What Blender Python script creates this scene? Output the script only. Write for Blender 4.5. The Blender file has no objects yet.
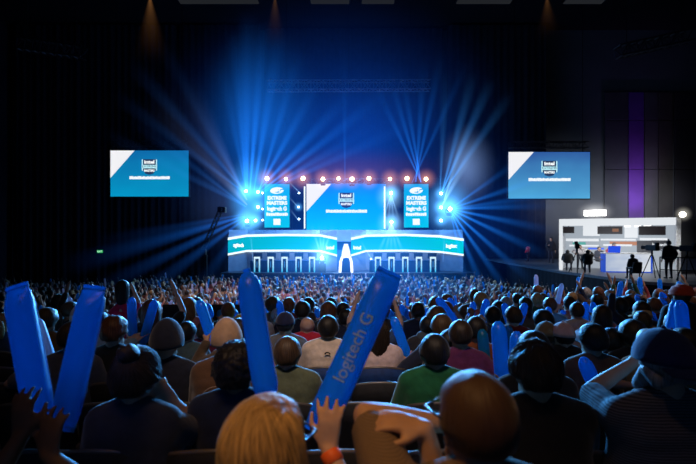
import bpy, bmesh, math, random
import numpy as np
from mathutils import Vector, Matrix, Quaternion, noise as mnoise
random.seed(7)
rng = random.Random(11)
V = Vector
SC = bpy.context.scene
COL = SC.collection
CZ, HY, F = 3.9, 234.0, 464.0          # camera height, horizon row, focal length in pixels

def P(px, py, d):
    return V(((px - 348.0) / F * d, d, CZ - (py - HY) / F * d))

# ------------------------------------------------------------------ materials
MATS = {}
def mat(name, col, rough=0.7, metal=0.0, var=0.25, scale=8.0, bump=0.0, spec=0.3, sheen=0.0):
    if name in MATS: return MATS[name]
    m = bpy.data.materials.new(name); m.use_nodes = True
    nt = m.node_tree; b = nt.nodes['Principled BSDF']
    b.inputs['Roughness'].default_value = rough
    b.inputs['Metallic'].default_value = metal
    b.inputs['Specular IOR Level'].default_value = spec
    if sheen: b.inputs['Sheen Weight'].default_value = sheen
    tc = nt.nodes.new('ShaderNodeTexCoord')
    nz = nt.nodes.new('ShaderNodeTexNoise'); nz.inputs['Scale'].default_value = scale; nz.inputs['Detail'].default_value = 4
    nt.links.new(tc.outputs['Object'], nz.inputs['Vector'])
    rp = nt.nodes.new('ShaderNodeValToRGB')
    c = V(col[:3])
    rp.color_ramp.elements[0].position = .3; rp.color_ramp.elements[1].position = .7
    rp.color_ramp.elements[0].color = (*(c * (1 - var)), 1); rp.color_ramp.elements[1].color = (*(c * (1 + var)), 1)
    nt.links.new(nz.outputs['Fac'], rp.inputs['Fac']); nt.links.new(rp.outputs['Color'], b.inputs['Base Color'])
    if bump:
        bp = nt.nodes.new('ShaderNodeBump'); bp.inputs['Strength'].default_value = bump; bp.inputs['Distance'].default_value = .02
        nt.links.new(nz.outputs['Fac'], bp.inputs['Height']); nt.links.new(bp.outputs['Normal'], b.inputs['Normal'])
    MATS[name] = m; return m

def emat(name, col, strength=1.0):
    if name in MATS: return MATS[name]
    m = bpy.data.materials.new(name); m.use_nodes = True
    nt = m.node_tree; nt.nodes.remove(nt.nodes['Principled BSDF'])
    e = nt.nodes.new('ShaderNodeEmission'); e.inputs['Color'].default_value = (*col, 1); e.inputs['Strength'].default_value = strength
    nt.links.new(e.outputs[0], nt.nodes['Material Output'].inputs['Surface'])
    MATS[name] = m; return m

def grad_emat(name, c0, c1, strength=1.0, axis='Z', spread=1.0, tex=0.1):
    """screen: emission running from c0 to c1 along a generated axis, with a soft cloudy pattern"""
    if name in MATS: return MATS[name]
    m = bpy.data.materials.new(name); m.use_nodes = True
    nt = m.node_tree; nt.nodes.remove(nt.nodes['Principled BSDF'])
    e = nt.nodes.new('ShaderNodeEmission'); e.inputs['Strength'].default_value = strength
    tc = nt.nodes.new('ShaderNodeTexCoord'); sx = nt.nodes.new('ShaderNodeSeparateXYZ')
    nt.links.new(tc.outputs['Generated'], sx.inputs[0])
    nz = nt.nodes.new('ShaderNodeTexNoise'); nz.inputs['Scale'].default_value = 2.2
    nt.links.new(tc.outputs['Generated'], nz.inputs['Vector'])
    ad = nt.nodes.new('ShaderNodeMath'); ad.operation = 'MULTIPLY_ADD'; ad.inputs[1].default_value = tex * 4; ad.inputs[2].default_value = -tex * 2
    nt.links.new(nz.outputs['Fac'], ad.inputs[0])
    a2 = nt.nodes.new('ShaderNodeMath'); a2.operation = 'ADD'
    nt.links.new(sx.outputs[axis], a2.inputs[0]); nt.links.new(ad.outputs[0], a2.inputs[1])
    rp = nt.nodes.new('ShaderNodeValToRGB')
    rp.color_ramp.elements[0].color = (*c0, 1); rp.color_ramp.elements[1].color = (*c1, 1)
    nt.links.new(a2.outputs[0], rp.inputs['Fac']); nt.links.new(rp.outputs[0], e.inputs['Color'])
    nt.links.new(e.outputs[0], nt.nodes['Material Output'].inputs['Surface'])
    MATS[name] = m; return m

def srgb(r, g, b):
    f = lambda c: (c / 255 / 12.92) if c / 255 <= .04045 else ((c / 255 + .055) / 1.055) ** 2.4
    return (f(r), f(g), f(b))

# ------------------------------------------------------------------ objects
def tag(o, label=None, cat=None, group=None, kind=None):
    if label: o['label'] = label
    if cat: o['category'] = cat
    if group: o['group'] = group
    if kind: o['kind'] = kind
    return o
def empty(name, loc=(0, 0, 0), rz=0.0):
    o = bpy.data.objects.new(name, None); COL.objects.link(o)
    o.empty_display_size = .1; o.location = loc; o.rotation_euler = (0, 0, rz); return o
def link(name, me, parent=None, loc=(0, 0, 0), rot=(0, 0, 0)):
    o = bpy.data.objects.new(name, me); COL.objects.link(o)
    o.parent = parent; o.location = loc; o.rotation_euler = rot; return o
def copy_tree(o, parent=None):
    c = o.copy(); COL.objects.link(c); c.parent = parent
    for ch in list(o.children): copy_tree(ch, c)
    return c

class MB:
    def __init__(s): s.v = []; s.f = []
    def add(s, vs, fs):
        n = len(s.v); s.v += [tuple(p) for p in vs]; s.f += [tuple(i + n for i in q) for q in fs]; return s
    def box(s, x0, x1, y0, y1, z0, z1, bev=0.0, M=None):
        if bev <= 0:
            vs = [V((x, y, z)) for x in (x0, x1) for y in (y0, y1) for z in (z0, z1)]
            fs = [(0, 1, 3, 2), (4, 6, 7, 5), (0, 4, 5, 1), (2, 3, 7, 6), (0, 2, 6, 4), (1, 5, 7, 3)]
        else:
            bm = bmesh.new(); bmesh.ops.create_cube(bm, size=1)
            for q in bm.verts: q.co = V(((x0 + x1) / 2 + q.co.x * (x1 - x0), (y0 + y1) / 2 + q.co.y * (y1 - y0), (z0 + z1) / 2 + q.co.z * (z1 - z0)))
            bmesh.ops.bevel(bm, geom=list(bm.edges), offset=bev, segments=2, affect='EDGES', profile=.5)
            bm.verts.index_update(); vs = [q.co.copy() for q in bm.verts]; fs = [[q.index for q in f.verts] for f in bm.faces]; bm.free()
        if M: vs = [M @ q for q in vs]
        return s.add(vs, fs)
    def tube(s, pts, r, seg=8, caps=True):
        pts = [V(p) for p in pts]; rs = r if isinstance(r, (list, tuple)) else [r] * len(pts)
        rings = []; n = len(pts); vs = []
        up = None
        for i, p in enumerate(pts):
            t = (pts[min(i + 1, n - 1)] - pts[max(i - 1, 0)]).normalized()
            if up is None: up = t.orthogonal().normalized()
            else:
                up = (up - t * up.dot(t))
                up = up.normalized() if up.length > 1e-6 else t.orthogonal().normalized()
            w = t.cross(up)
            for k in range(seg):
                a = 2 * math.pi * k / seg
                vs.append(p + (up * math.cos(a) + w * math.sin(a)) * rs[i])
        fs = []
        for i in range(n - 1):
            for k in range(seg):
                k2 = (k + 1) % seg
                fs.append((i * seg + k, i * seg + k2, (i + 1) * seg + k2, (i + 1) * seg + k))
        if caps: fs.append(tuple(range(seg))[::-1]); fs.append(tuple((n - 1) * seg + k for k in range(seg)))
        return s.add(vs, fs)
    def lathe(s, prof, seg=16, M=None):
        vs = []; fs = []
        for r, z in prof:
            for k in range(seg):
                a = 2 * math.pi * k / seg; vs.append(V((r * math.cos(a), r * math.sin(a), z)))
        for i in range(len(prof) - 1):
            for k in range(seg):
                k2 = (k + 1) % seg; fs.append((i * seg + k, i * seg + k2, (i + 1) * seg + k2, (i + 1) * seg + k))
        fs.append(tuple(range(seg))[::-1]); fs.append(tuple((len(prof) - 1) * seg + k for k in range(seg)))
        if M: vs = [M @ q for q in vs]
        return s.add(vs, fs)
    def sphere(s, c, r, seg=12, rings=8):
        r = r if isinstance(r, (tuple, list)) else (r, r, r); c = V(c); vs = []; fs = []
        for i in range(1, rings):
            t = math.pi * i / rings
            for k in range(seg):
                a = 2 * math.pi * k / seg
                vs.append(c + V((r[0] * math.sin(t) * math.cos(a), r[1] * math.sin(t) * math.sin(a), r[2] * math.cos(t))))
        vs.append(c + V((0, 0, r[2]))); vs.append(c - V((0, 0, r[2]))); T = len(vs) - 2
        for i in range(rings - 2):
            for k in range(seg):
                k2 = (k + 1) % seg; fs.append((i * seg + k, (i + 1) * seg + k, (i + 1) * seg + k2, i * seg + k2))
        for k in range(seg):
            k2 = (k + 1) % seg; fs.append((T, k, k2)); fs.append((T + 1, (rings - 2) * seg + k2, (rings - 2) * seg + k))
        return s.add(vs, fs)
    def mesh(s, name, m=None, smooth=False):
        me = bpy.data.meshes.new(name); me.from_pydata(s.v, [], s.f); me.update()
        if m is not None: me.materials.append(m)
        if smooth: me.polygons.foreach_set('use_smooth', [True] * len(me.polygons))
        return me
    def build(s, name, m=None, parent=None, smooth=False, loc=(0, 0, 0), rot=(0, 0, 0)):
        return link(name, s.mesh(name, m, smooth), parent, loc, rot)

def align(p0, p1):
    """matrix taking +Z to the direction p0->p1, at p0"""
    d = (V(p1) - V(p0)); q = V((0, 0, 1)).rotation_difference(d.normalized())
    return Matrix.Translation(p0) @ q.to_matrix().to_4x4()

def eval_mesh(o, name):
    dg = bpy.context.evaluated_depsgraph_get(); me = bpy.data.meshes.new_from_object(o.evaluated_get(dg)); me.name = name; return me
def text_mesh(name, body, size, m, align_x='CENTER', ext=0.0, bold=0.0, res=4):
    c = bpy.data.curves.new(name, 'FONT'); c.body = body; c.size = size; c.align_x = align_x; c.align_y = 'CENTER'
    c.extrude = ext; c.offset = bold; c.resolution_u = res
    o = bpy.data.objects.new('tmp_text', c); COL.objects.link(o)
    bpy.context.view_layer.update(); me = eval_mesh(o, name)
    bpy.data.objects.remove(o); bpy.data.curves.remove(c); me.materials.clear(); me.materials.append(m); return me
def text(name, body, size, m, parent, loc, rot=(math.pi / 2, 0, 0), align_x='CENTER', ext=0.0, bold=0.0, sx=1.0):
    o = link(name, text_mesh(name, body, size, m, align_x, ext, bold), parent, loc, rot); o.scale = (sx, 1, 1); return o
# ================================================================== camera and view
cam = bpy.data.objects.new('camera', bpy.data.cameras.new('camera')); COL.objects.link(cam)
cam.location = (0, 0, CZ); cam.rotation_euler = (math.pi / 2, 0, 0)
cam.data.sensor_width = 36; cam.data.lens = 24; cam.data.shift_y = (HY - 232) / 696; cam.data.clip_start = .02; cam.data.clip_end = 200
cam.data.dof.use_dof = True; cam.data.dof.focus_distance = 6.0; cam.data.dof.aperture_fstop = 2.4
SC.camera = cam
SC.view_settings.view_transform = 'Standard'; SC.view_settings.look = 'None'
SC.cycles.max_bounces = 5; SC.cycles.diffuse_bounces = 2; SC.cycles.glossy_bounces = 2; SC.cycles.transmission_bounces = 3
SC.cycles.transparent_max_bounces = 32; SC.cycles.volume_bounces = 0
SC.cycles.sample_clamp_indirect = 2.0
SC.cycles.volume_step_rate = 1.0; SC.cycles.volume_max_steps = 64
w = bpy.data.worlds.new('world'); SC.world = w; w.use_nodes = True
w.node_tree.nodes['Background'].inputs[0].default_value = (.25, .4, 1, 1); w.node_tree.nodes['Background'].inputs[1].default_value = .0012

# ================================================================== room
FT = [(-3, 2.55), (0, 2.36), (1.15, 2.23), (2.2, 2.05), (3.2, 1.9), (4.6, 1.75), (8.3, 1.52), (12, 1.27)]      # raked tribune
FB = [(-3, .78), (7, .72), (14, .30), (22, .05), (29, 0), (45, 0)]                                              # hall floor
def lerp_tab(T, d):
    for (a, za), (b, zb) in zip(T, T[1:]):
        if d <= b: return za + (zb - za) * (d - a) / (b - a)
    return T[-1][1]
def tribune_edge(x):
    return 7.55 if x < 1.2 else min(10.2, 7.55 + (x - 1.2) * .95)
def floor_z(d, x=0.0):
    return lerp_tab(FT, d) if d < tribune_edge(x) else lerp_tab(FB, d)
XL, XR, YB, ZC = -27.0, 30.0, 38.0, 20.6
m_floor = mat('dark carpet', (.012, .012, .016), .9, var=.3, scale=30)
m_wall = mat('dark wall', (.012, .013, .02), .85, var=.2, scale=1.5)
m_grey = mat('grey painted wall', (.10, .11, .125), .8, var=.08, scale=.6)
m_ceil = mat('black ceiling', (.006, .006, .008), .9, var=.2, scale=.7)
mb = MB(); ds = [a for a, _ in FB]
mb.add([V((x, d, lerp_tab(FB, d))) for d in ds for x in (XL, XR)], [(2 * i, 2 * i + 1, 2 * i + 3, 2 * i + 2) for i in range(len(ds) - 1)])
tag(mb.build('floor', m_floor), kind='structure')
mb = MB(); xs = [XL, -6, -2, 1.2, 2, 3, 4, 6, 12, XR]; rr_ = [-3, 0, 1.15, 2.2, 3.2, 4.6, 6.0, 7.5, None]; vs = []
for d in rr_:
    for x in xs: dd = tribune_edge(x) if d is None else d; vs.append(V((x, dd, lerp_tab(FT, dd))))
vs += [V((x, tribune_edge(x), .5)) for x in xs]; m_ = len(xs)
mb.add(vs, [(j * m_ + i, j * m_ + i + 1, (j + 1) * m_ + i + 1, (j + 1) * m_ + i) for j in range(len(rr_)) for i in range(m_ - 1)])
tag(mb.build('floor_tribune', m_floor), kind='structure')
def slab(name, m, x0, x1, y0, y1, z0, z1): return tag(MB().box(x0, x1, y0, y1, z0, z1).build(name, m), kind='structure')
slab('ceiling', m_ceil, XL, XR, -3, YB, ZC, ZC + .2)
slab('wall_left', m_wall, XL - .2, XL, -3, YB, -.1, ZC)
slab('wall_right', mat('brown grey wall', (.035, .032, .035), .8, var=.1, scale=.5), XR, XR + .2, -3, YB, -.1, ZC)
slab('wall_back', m_grey, XL, XR, YB, YB + .2, -.1, ZC)
slab('wall_rear', m_wall, XL, XR, -3.2, -3, -.1, ZC)

# black pleated stage drapes in front of the back wall, hung in lengths
m_drape = mat('black drape', (.011, .013, .022), .9, var=.3, scale=2, sheen=.2)
def drape(x0, x1, y, z0, z1, label):
    n = max(8, int((x1 - x0) / .16)); vs = []; fs = []
    for j, z in enumerate((z0, (z0 + z1) / 2, z1)):
        for i in range(n + 1):
            x = x0 + (x1 - x0) * i / n
            vs.append(V((x, y + .10 * math.sin(i * 1.9) + .05 * math.sin(i * .7 + j), z)))
    for j in range(2):
        for i in range(n): fs.append((j * (n + 1) + i, j * (n + 1) + i + 1, (j + 1) * (n + 1) + i + 1, (j + 1) * (n + 1) + i))
    return tag(MB().add(vs, fs).build('stage_drape', m_drape, smooth=True), label, 'curtain')
drape(-26.5, -13.5, 36.6, 0, 20.4, 'black pleated drape behind the screen over the dark seating block')
drape(-13.3, -6.9, 36.6, 0, 20.4, 'black pleated drape between the hanging screen and the lit stage')
drape(-6.7, 7.6, 37.2, 0, 20.4, 'black pleated drape directly behind the main stage screen wall')
drape(7.8, 15.6, 36.6, 0, 20.4, 'black pleated drape ending beside the grey wall near the broadcast set')

# tall acoustic panels on the grey wall by the broadcast set
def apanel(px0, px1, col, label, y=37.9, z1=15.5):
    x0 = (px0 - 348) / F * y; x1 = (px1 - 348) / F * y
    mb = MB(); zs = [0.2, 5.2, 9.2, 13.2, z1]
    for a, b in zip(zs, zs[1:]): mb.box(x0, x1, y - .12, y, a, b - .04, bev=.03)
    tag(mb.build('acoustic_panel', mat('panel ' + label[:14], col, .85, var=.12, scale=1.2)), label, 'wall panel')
apanel(604, 627, (.055, .058, .07), 'slate grey tall wall panel beside the purple panel')
apanel(628, 643, (.13, .035, .30), 'purple tall wall panel rising behind the broadcast set')  # purple of the up-light put into the panel colour
apanel(644, 657, (.085, .08, .085), 'pale grey tall wall panel next to the purple panel')
apanel(658, 672, (.06, .052, .046), 'brownish tall wall panel above the end of the broadcast set')
apanel(674, 694, (.03, .026, .032), 'dark tall wall panel past the end of the broadcast set')

# ceiling luminaires and dim down-lights
m_lum = emat('dim luminaire', (.45, .5, .6), .03)
m_blk = mat('black metal', (.012, .012, .014), .5, metal=.3, var=.1)
def lum(px, w, d, label):
    p = P(px, 1.5, d); e = tag(empty('ceiling_light', (p.x, d, p.z)), label, 'ceiling light', 'fluorescent strips under the dark ceiling')
    MB().box(-w / 2, w / 2, -.3, .3, 0, .16, bev=.03).build('housing', m_blk, e)
    MB().box(-w / 2 + .05, w / 2 - .05, -.27, .27, -.03, -.002).build('diffuser', m_lum, e)
    for s in (-1, 1): MB().tube([(s * w * .4, 0, .15), (s * w * .4, 0, ZC - p.z - .03)], .02, 6).build('hanger', m_blk, e)
lum(197, 2.4, 30, 'dim grey strip light, the one beside the amber downlight glow')
lum(236, 3.0, 30, 'dim grey strip light between the amber downlight and the stage centre')
lum(330, 2.6, 30, 'dim grey strip light above the middle of the stage truss')
lum(378, 2.2, 30, 'short dim grey strip light just past the truss centre')
lum(484, 3.6, 30, 'long dim grey strip light over the gap between truss and broadcast screen')
lum(584, 2.6, 30, 'dim grey strip light above the broadcast side screen')

# lattice trusses
m_alu = mat('aluminium truss', (.35, .37, .4), .35, metal=.8, var=.1)
m_dalu = mat('dark truss', (.05, .05, .06), .5, metal=.6, var=.1)
def truss_mesh(mb, p0, p1, s, n, r=.03):
    p0, p1 = V(p0), V(p1); t = (p1 - p0); u = V((0, 0, 1)); wv = t.normalized().cross(u).normalized(); u = wv.cross(t.normalized())
    cor = [(-1, -1), (1, -1), (1, 1), (-1, 1)]; h = s / 2
    at = lambda k, i: p0 + t * (i / n) + wv * cor[k][0] * h + u * cor[k][1] * h
    for k in range(4): mb.tube([at(k, 0), at(k, n)], r, 6)
    for i in range(n):
        for k in range(4):
            k2 = (k + 1) % 4
            a, b = (k, k2) if i % 2 == 0 else (k2, k)
            mb.tube([at(a, i), at(b, i + 1)], r * .6, 5, caps=False)
            mb.tube([at(k, i), at(k2, i)], r * .6, 5, caps=False)
def truss(px0, py0, d0, px1, py1, d1, s, n, m, label, r=.03, cables=2):
    a, b = P(px0, py0, d0), P(px1, py1, d1); e = tag(empty('lighting_truss', (a + b) / 2), label, 'truss')
    c = (a + b) / 2; mb = MB(); truss_mesh(mb, a - c, b - c, s, n, r); mb.build('lattice', m, e)
    for i in range(cables):
        q = a.lerp(b, .12 + .76 * i / max(1, cables - 1)) - c
        MB().tube([q, (q.x, q.y, ZC - c.z - .03)], .015, 5).build('hoist_chain', m_blk, e)
truss(267, 86, 32, 430, 85.5, 32, .62, 26, m_alu, 'silver lattice truss hanging high above the lit stage', .035, 3)
truss(20, 44, 20, 84, 53, 20, .45, 8, m_dalu, 'dark lattice truss under the ceiling above the dark seating block', .04)
truss(618, 52, 20, 690, 36, 20, .45, 9, m_dalu, 'dark sloping lattice truss near the ceiling above the purple-lit panel', .04)

# green exit sign on the far drape
p = P(100, 251.5, 36.2); ex = tag(empty('exit_sign', p), 'small green lit exit sign low on the dark wall', 'sign')
MB().box(-.26, .26, 0, .1, -.13, .13, bev=.02).build('housing', m_blk, ex)
MB().box(-.23, .23, -.012, 0, -.11, .11).build('lit_panel', emat('exit green', srgb(20, 150, 70), 1.0), ex)
text('lettering', 'EXIT', .2, emat('exit white', (.6, 1, .75), 1.2), ex, (0, -.02, 0), ext=.002)
MB().tube([(0, .05, .12), (0, .25, .3), (0, .38, .3)], .02, 6).build('bracket', m_blk, ex)
# ================================================================== main stage
def rect(px0, py0, px1, py1, d):
    a = P(px0, py1, d); b = P(px1, py0, d); return a.x, b.x, a.z, b.z
ZS = 1.34
m_deck = mat('stage deck', (.03, .035, .05), .35, var=.2, spec=.5)
m_navy = mat('navy fascia', (.012, .04, .12), .6, var=.15)
m_pblue = mat('blue lit panel', (.03, .10, .30), .5, var=.1)
m_white = mat('white laminate', (.75, .78, .82), .4, var=.04)
m_gpan = mat('grey stage panel', (.30, .34, .40), .5, var=.12, scale=2)
e_white = emat('white light', (.80, .97, 1), 1.3)
e_cyan = grad_emat('ribbon cyan', srgb(0, 175, 200), srgb(0, 200, 215), 1.0, 'X', tex=.15)
st = tag(empty('main_stage', (0, 30.5, 0)), 'wide main stage deck with navy front below the glowing ribbon walls', 'stage')
MB().box(-8.4, 8.4, 0, 6.4, ZS - .14, ZS, bev=.02).build('deck', m_deck, st)
mb = MB()
for i in range(12): mb.box(-8.35 + i * 1.392, -8.35 + i * 1.392 + 1.37, .06, .12, -.05, ZS - .15, bev=.01)
mb.build('fascia', m_navy, st)
for s in (-1, 1):
    mb = MB()
    for k in range(4): mb.box(s * 2.2 - .6, s * 2.2 + .6, -.3 * (4 - k), -.3 * (3 - k) + .04, 0, ZS * (k + 1) / 5)
    mb.build('steps', m_navy, st)

# ribbon walls: team side left, team side right
def ribbon(pts, label, words, tx, side):
    """pts: (px, d, ytop, ybottom)"""
    a = [P(px, yt, d) for px, d, yt, yb in pts]; b = [P(px, yb, d) for px, d, yt, yb in pts]
    o = V((sum(q.x for q in a) / len(a), 33, ZS)); e = tag(empty('ribbon_screen', o), label, 'led screen')
    def strip(name, lo, hi, thick, m, off=0.0):
        mb = MB(); n = len(lo)
        vs = [q - o + V((0, off, 0)) for q in lo] + [q - o + V((0, off, 0)) for q in hi] + [q - o + V((0, off + thick, 0)) for q in lo] + [q - o + V((0, off + thick, 0)) for q in hi]
        fs = []
        for i in range(n - 1):
            fs += [(i, i + 1, n + i + 1, n + i), (2 * n + i + 1, 2 * n + i, 3 * n + i, 3 * n + i + 1), (n + i, n + i + 1, 3 * n + i + 1, 3 * n + i), (i + 1, i, 2 * n + i, 2 * n + i + 1)]
        fs += [(0, n, 3 * n, 2 * n), (n - 1, 3 * n - 1, 4 * n - 1, 2 * n - 1)]
        return mb.add(vs, fs).build(name, m, e)
    strip('led_panel', b, a, .12, e_cyan)
    up = V((0, 0, .16))
    strip('edge_light', [q for q in a], [q + up for q in a], .1, e_white, -.05)
    strip('edge_light', [q - up * .8 for q in b], [q for q in b], .1, e_white, -.05)
    lowz = [V((q.x, q.y + .08, ZS + .01)) for q in b]
    strip('lower_wall', lowz, [q - V((0, 0, .14)) + V((0, .08, 0)) for q in b], .1, m_gpan if side else m_pblue)
    top = [q + V((0, .1, .17)) for q in a]
    strip('upper_wall', top, [V((q.x, q.y + .3, P(0, 230, 33).z)) for q in a], .1, m_gpan)
    q0, q1, word = words
    for (qa, ya, ma, ybb, body, size) in word:
        p = P(qa, ya, ma)
        text('lettering', body, size, e_white, e, p - o + V((0, -.45, 0)), rot=(math.pi / 2, 0, ybb), ext=.01, bold=.012)
    return e
Lp = [(228, 31.2, 240, 253.5), (247, 32.3, 236.8, 250), (285, 32.6, 236, 249.6), (320, 32.5, 236.5, 250), (337, 31.6, 240, 254.5)]
Rp = [(351, 31.6, 240, 254.5), (366, 32.5, 236.8, 250), (405, 32.6, 236, 249.6), (440, 32.4, 237.5, 251), (463.5, 31.2, 241, 254)]
sl = math.atan2(-1.1, 1.3)
ribbon(Lp, 'curved turquoise ribbon screen with white edges, the one with white writing at its outer end', (0, 0, [(239.5, 245, 31.7, -.62, 'logitech', .36), (330.5, 247.5, 31.9, .5, 'intel', .34)]), 0, 1)
ribbon(Rp, 'curved turquoise ribbon screen with white edges, the one on the broadcast set side', (0, 0, [(451, 245.8, 31.8, .5, 'logitech', .36), (357, 247.5, 31.9, -.5, 'intel', .34)]), 0, 1)

# ten player stations, each a lit desk front; a monitor on each
m_mon = mat('black plastic', (.008, .008, .01), .4, var=.1)
def station():
    e = empty('player_desk')
    MB().box(-.48, .48, .0, .75, .72, .77, bev=.01).build('table_top', m_navy, e)
    mb = MB()
    mb.box(-.47, .47, .05, .09, 0, .72); mb.box(-.47, -.43, .09, .7, 0, .72); mb.box(.43, .47, .09, .7, 0, .72); mb.build('front_panel', m_navy, e)
    w, h, t = .205, 1.02, .085
    mb = MB(); mb.box(-w, -w + t, -.02, .04, -.02, h); mb.box(w - t, w, -.02, .04, -.02, h); mb.box(-w + t, w - t, -.02, .04, h - .13, h); mb.build('light_frame', grad_emat('frame glow', srgb(30, 190, 240), srgb(225, 250, 255), 1.0, 'Z', tex=.02), e)
    MB().box(-w + t, w - t, 0, .03, 0, h - .13).build('dark_inset', m_mon, e)
    MB().box(-.03, .03, -.015, 0, .3, .72, bev=.01).build('emblem', emat('emblem', srgb(60, 130, 190), .8), e)
    return e
def monitor():
    e = empty('monitor'); MB().box(-.3, .3, .0, .05, .12, .5, bev=.015).build('display', m_mon, e)
    mb = MB(); mb.box(-.03, .03, .02, .06, .0, .2); mb.box(-.12, .12, -.04, .12, 0, .015, bev=.005); mb.build('stand', m_mon, e)
    MB().box(-.28, .28, .05, .056, .14, .48).build('screen', emat('monitor glow', (.2, .5, 1), .6), e); return e
sx = [257, 270.7, 284.5, 298.5, 312, 378, 391.5, 405.3, 419, 433]
where = ['outermost on the left team side', 'second from the outer end of the left team side', 'middle one of the left team side', 'fourth along the left team side', 'the left team one nearest the arch',
         'the right team one nearest the arch', 'second from the arch on the right team side', 'middle one of the right team side', 'fourth from the arch on the right team side', 'outermost on the right team side']
where = [q.replace('left team', 'writing-end team').replace('right team', 'broadcast-side team') for q in where]
proto, pm = station(), monitor()
for i, px in enumerate(sx):
    p = P(px, 0, 31.3)
    o = proto if i == 0 else copy_tree(proto); o.location = (p.x, 31.3, ZS)
    tag(o, 'player desk with white-lit front frame, ' + where[i], 'desk', 'player desks on the main stage')
    o = pm if i == 0 else copy_tree(pm); o.location = (p.x, 31.6, ZS + .771)
    tag(o, 'black monitor on the player desk, ' + where[i], 'monitor', 'monitors on the player desks')

# glowing white arch at the stage centre with a white pedestal piece on top
e = tag(empty('stage_arch', (P(346, 0, 31).x, 31, ZS)), 'glowing white arch with dark opening at the stage centre', 'arch')
mb = MB(); mb.tube([(-.40, 0, 0), (-.36, 0, .7), (-.26, 0, 1.0), (0, 0, 1.08), (.26, 0, 1.0), (.36, 0, .7), (.40, 0, 0)], .09, 8); mb.build('arch_frame', emat('arch glow', (.95, .97, 1), 1.5), e, True)
MB().box(-.3, .3, .05, .1, 0, .95).build('dark_opening', mat('arch blue', (.01, .03, .09), .5), e)
MB().lathe([(.30, 1.1), (.27, 1.35), (.2, 1.65), (.14, 1.85), (.12, 1.9)], 14).build('pedestal', emat('pedestal glow', (.9, .95, 1), 1.2), e, True)

# ------------------------------------------------ screens
m_case = mat('screen casing', (.01, .012, .02), .5, var=.1)
e_tri = emat('slide white', (.93, .93, .96), .95)
e_txt = emat('slide text white', (.92, .98, 1), 1.05)
e_dark = emat('slide dark', srgb(40, 60, 95), .9)
def slide(name, px0, py0, px1, py1, d, c0, c1, label, strength, hang, back=.25, tri=(.31, .60)):
    x0, x1, z0, z1 = rect(px0, py0, px1, py1, d); W, H = x1 - x0, z1 - z0
    e = tag(empty(name, ((x0 + x1) / 2, d, z0)), label, 'screen')
    MB().box(-W / 2 - .06, W / 2 + .06, .02, back, -.06, H + .06, bev=.02).build('casing', m_case, e)
    MB().add([(-W / 2, 0, 0), (W / 2, 0, 0), (W / 2, 0, H), (-W / 2, 0, H), (-W / 2, .02, 0), (W / 2, .02, 0), (W / 2, .02, H), (-W / 2, .02, H)],
             [(0, 1, 2, 3), (0, 4, 5, 1), (1, 5, 6, 2), (2, 6, 7, 3), (3, 7, 4, 0)]).build('display', grad_emat(name + label[:9] + str(px0), c0, c1, strength, 'Z', tex=.12), e)
    y = -.012
    MB().add([(-W / 2, y, H), (-W / 2, y, H * (1 - tri[1])), (-W / 2 + W * tri[0], y, H)], [(0, 1, 2)]).build('white_corner', e_tri, e)
    # shield: dark plate with white side bars, a white centre band, lettering
    cz = H * .645; sw, sh = W * .082, H * .165
    sg = MB().add([(-sw, y - .004, cz + sh), (sw, y - .004, cz + sh), (sw, y - .004, cz - sh * .35), (sw * .62, y - .004, cz - sh * .9), (0, y - .004, cz - sh * 1.05), (-sw * .62, y - .004, cz - sh * .9), (-sw, y - .004, cz - sh * .35)],
                  [(6, 5, 4, 3, 2, 1, 0)]).build('shield', e_dark, e)
    mb = MB()
    for s in (-1, 1): mb.add([(s * sw * 1.02, y - .008, cz + sh), (s * sw * 1.18, y - .008, cz + sh * .95), (s * sw * 1.18, y - .008, cz - sh * .5), (s * sw * 1.02, y - .008, cz - sh * .5)], [(0, 1, 2, 3)])
    mb.add([(-sw * 1.2, y - .008, cz - sh * .2), (sw * 1.2, y - .008, cz - sh * .2), (sw * 1.2, y - .008, cz + sh * .25), (-sw * 1.2, y - .008, cz + sh * .25)], [(0, 1, 2, 3)])
    mb.build('shield_band', emat('shield band', srgb(190, 245, 255), 1.0), e)
    text('lettering', 'intel', sh * .62, e_txt, e, (0, y - .02, cz + sh * .62), ext=.003, bold=.012 * W / 5, sx=1.25)
    text('lettering', 'EXTREME', sh * .40, e_dark, e, (0, y - .02, cz + sh * .03), ext=.003, sx=1.15)
    text('lettering', 'MASTERS', sh * .40, e_txt, e, (0, y - .02, cz - sh * .52), ext=.003, bold=.008 * W / 5, sx=.85)
    r2 = random.Random(3); mb = MB(); x = -W * .255                      # caption too small to read: a row of worn white strokes
    while x < W * .255:
        w2 = W * r2.uniform(.012, .02); mb.box(x, min(x + w2, W * .26), y - .012, y - .004, H * .375, H * (.375 + r2.choice((.055, .06, .065)))); x += w2 + W * .0022
    mb.build('caption_line', e_txt, e)
    if hang:
        e2 = MB()
        for s in (-1, 1): e2.tube([(s * W * .42, .12, H + .05), (s * W * .42, .12, ZC - z0 - .03)], .02, 5)
        e2.build('hoist_cable', m_blk, e)
        mb = MB(); truss_mesh(mb, (-W * .48, .14, H + .5), (W * .48, .14, H + .5), .4, 12, .03); mb.build('fly_truss', m_dalu, e)
    return e
slide('main_screen', 306.5, 184, 386, 229.8, 34.5, srgb(8, 190, 245), srgb(5, 130, 235), 'big main stage screen with white corner and shield slide', 1.0, False)
slide('side_screen', 110.5, 150.5, 188.5, 196.5, 31.0, srgb(5, 155, 205), srgb(15, 110, 175), 'hanging side screen with shield slide over the dark seating block', .92, True)
slide('side_screen', 508.5, 152, 590, 198.5, 31.0, srgb(80, 170, 220), srgb(50, 95, 165), 'hanging paler side screen with shield slide above the broadcast set', .95, True)
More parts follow.
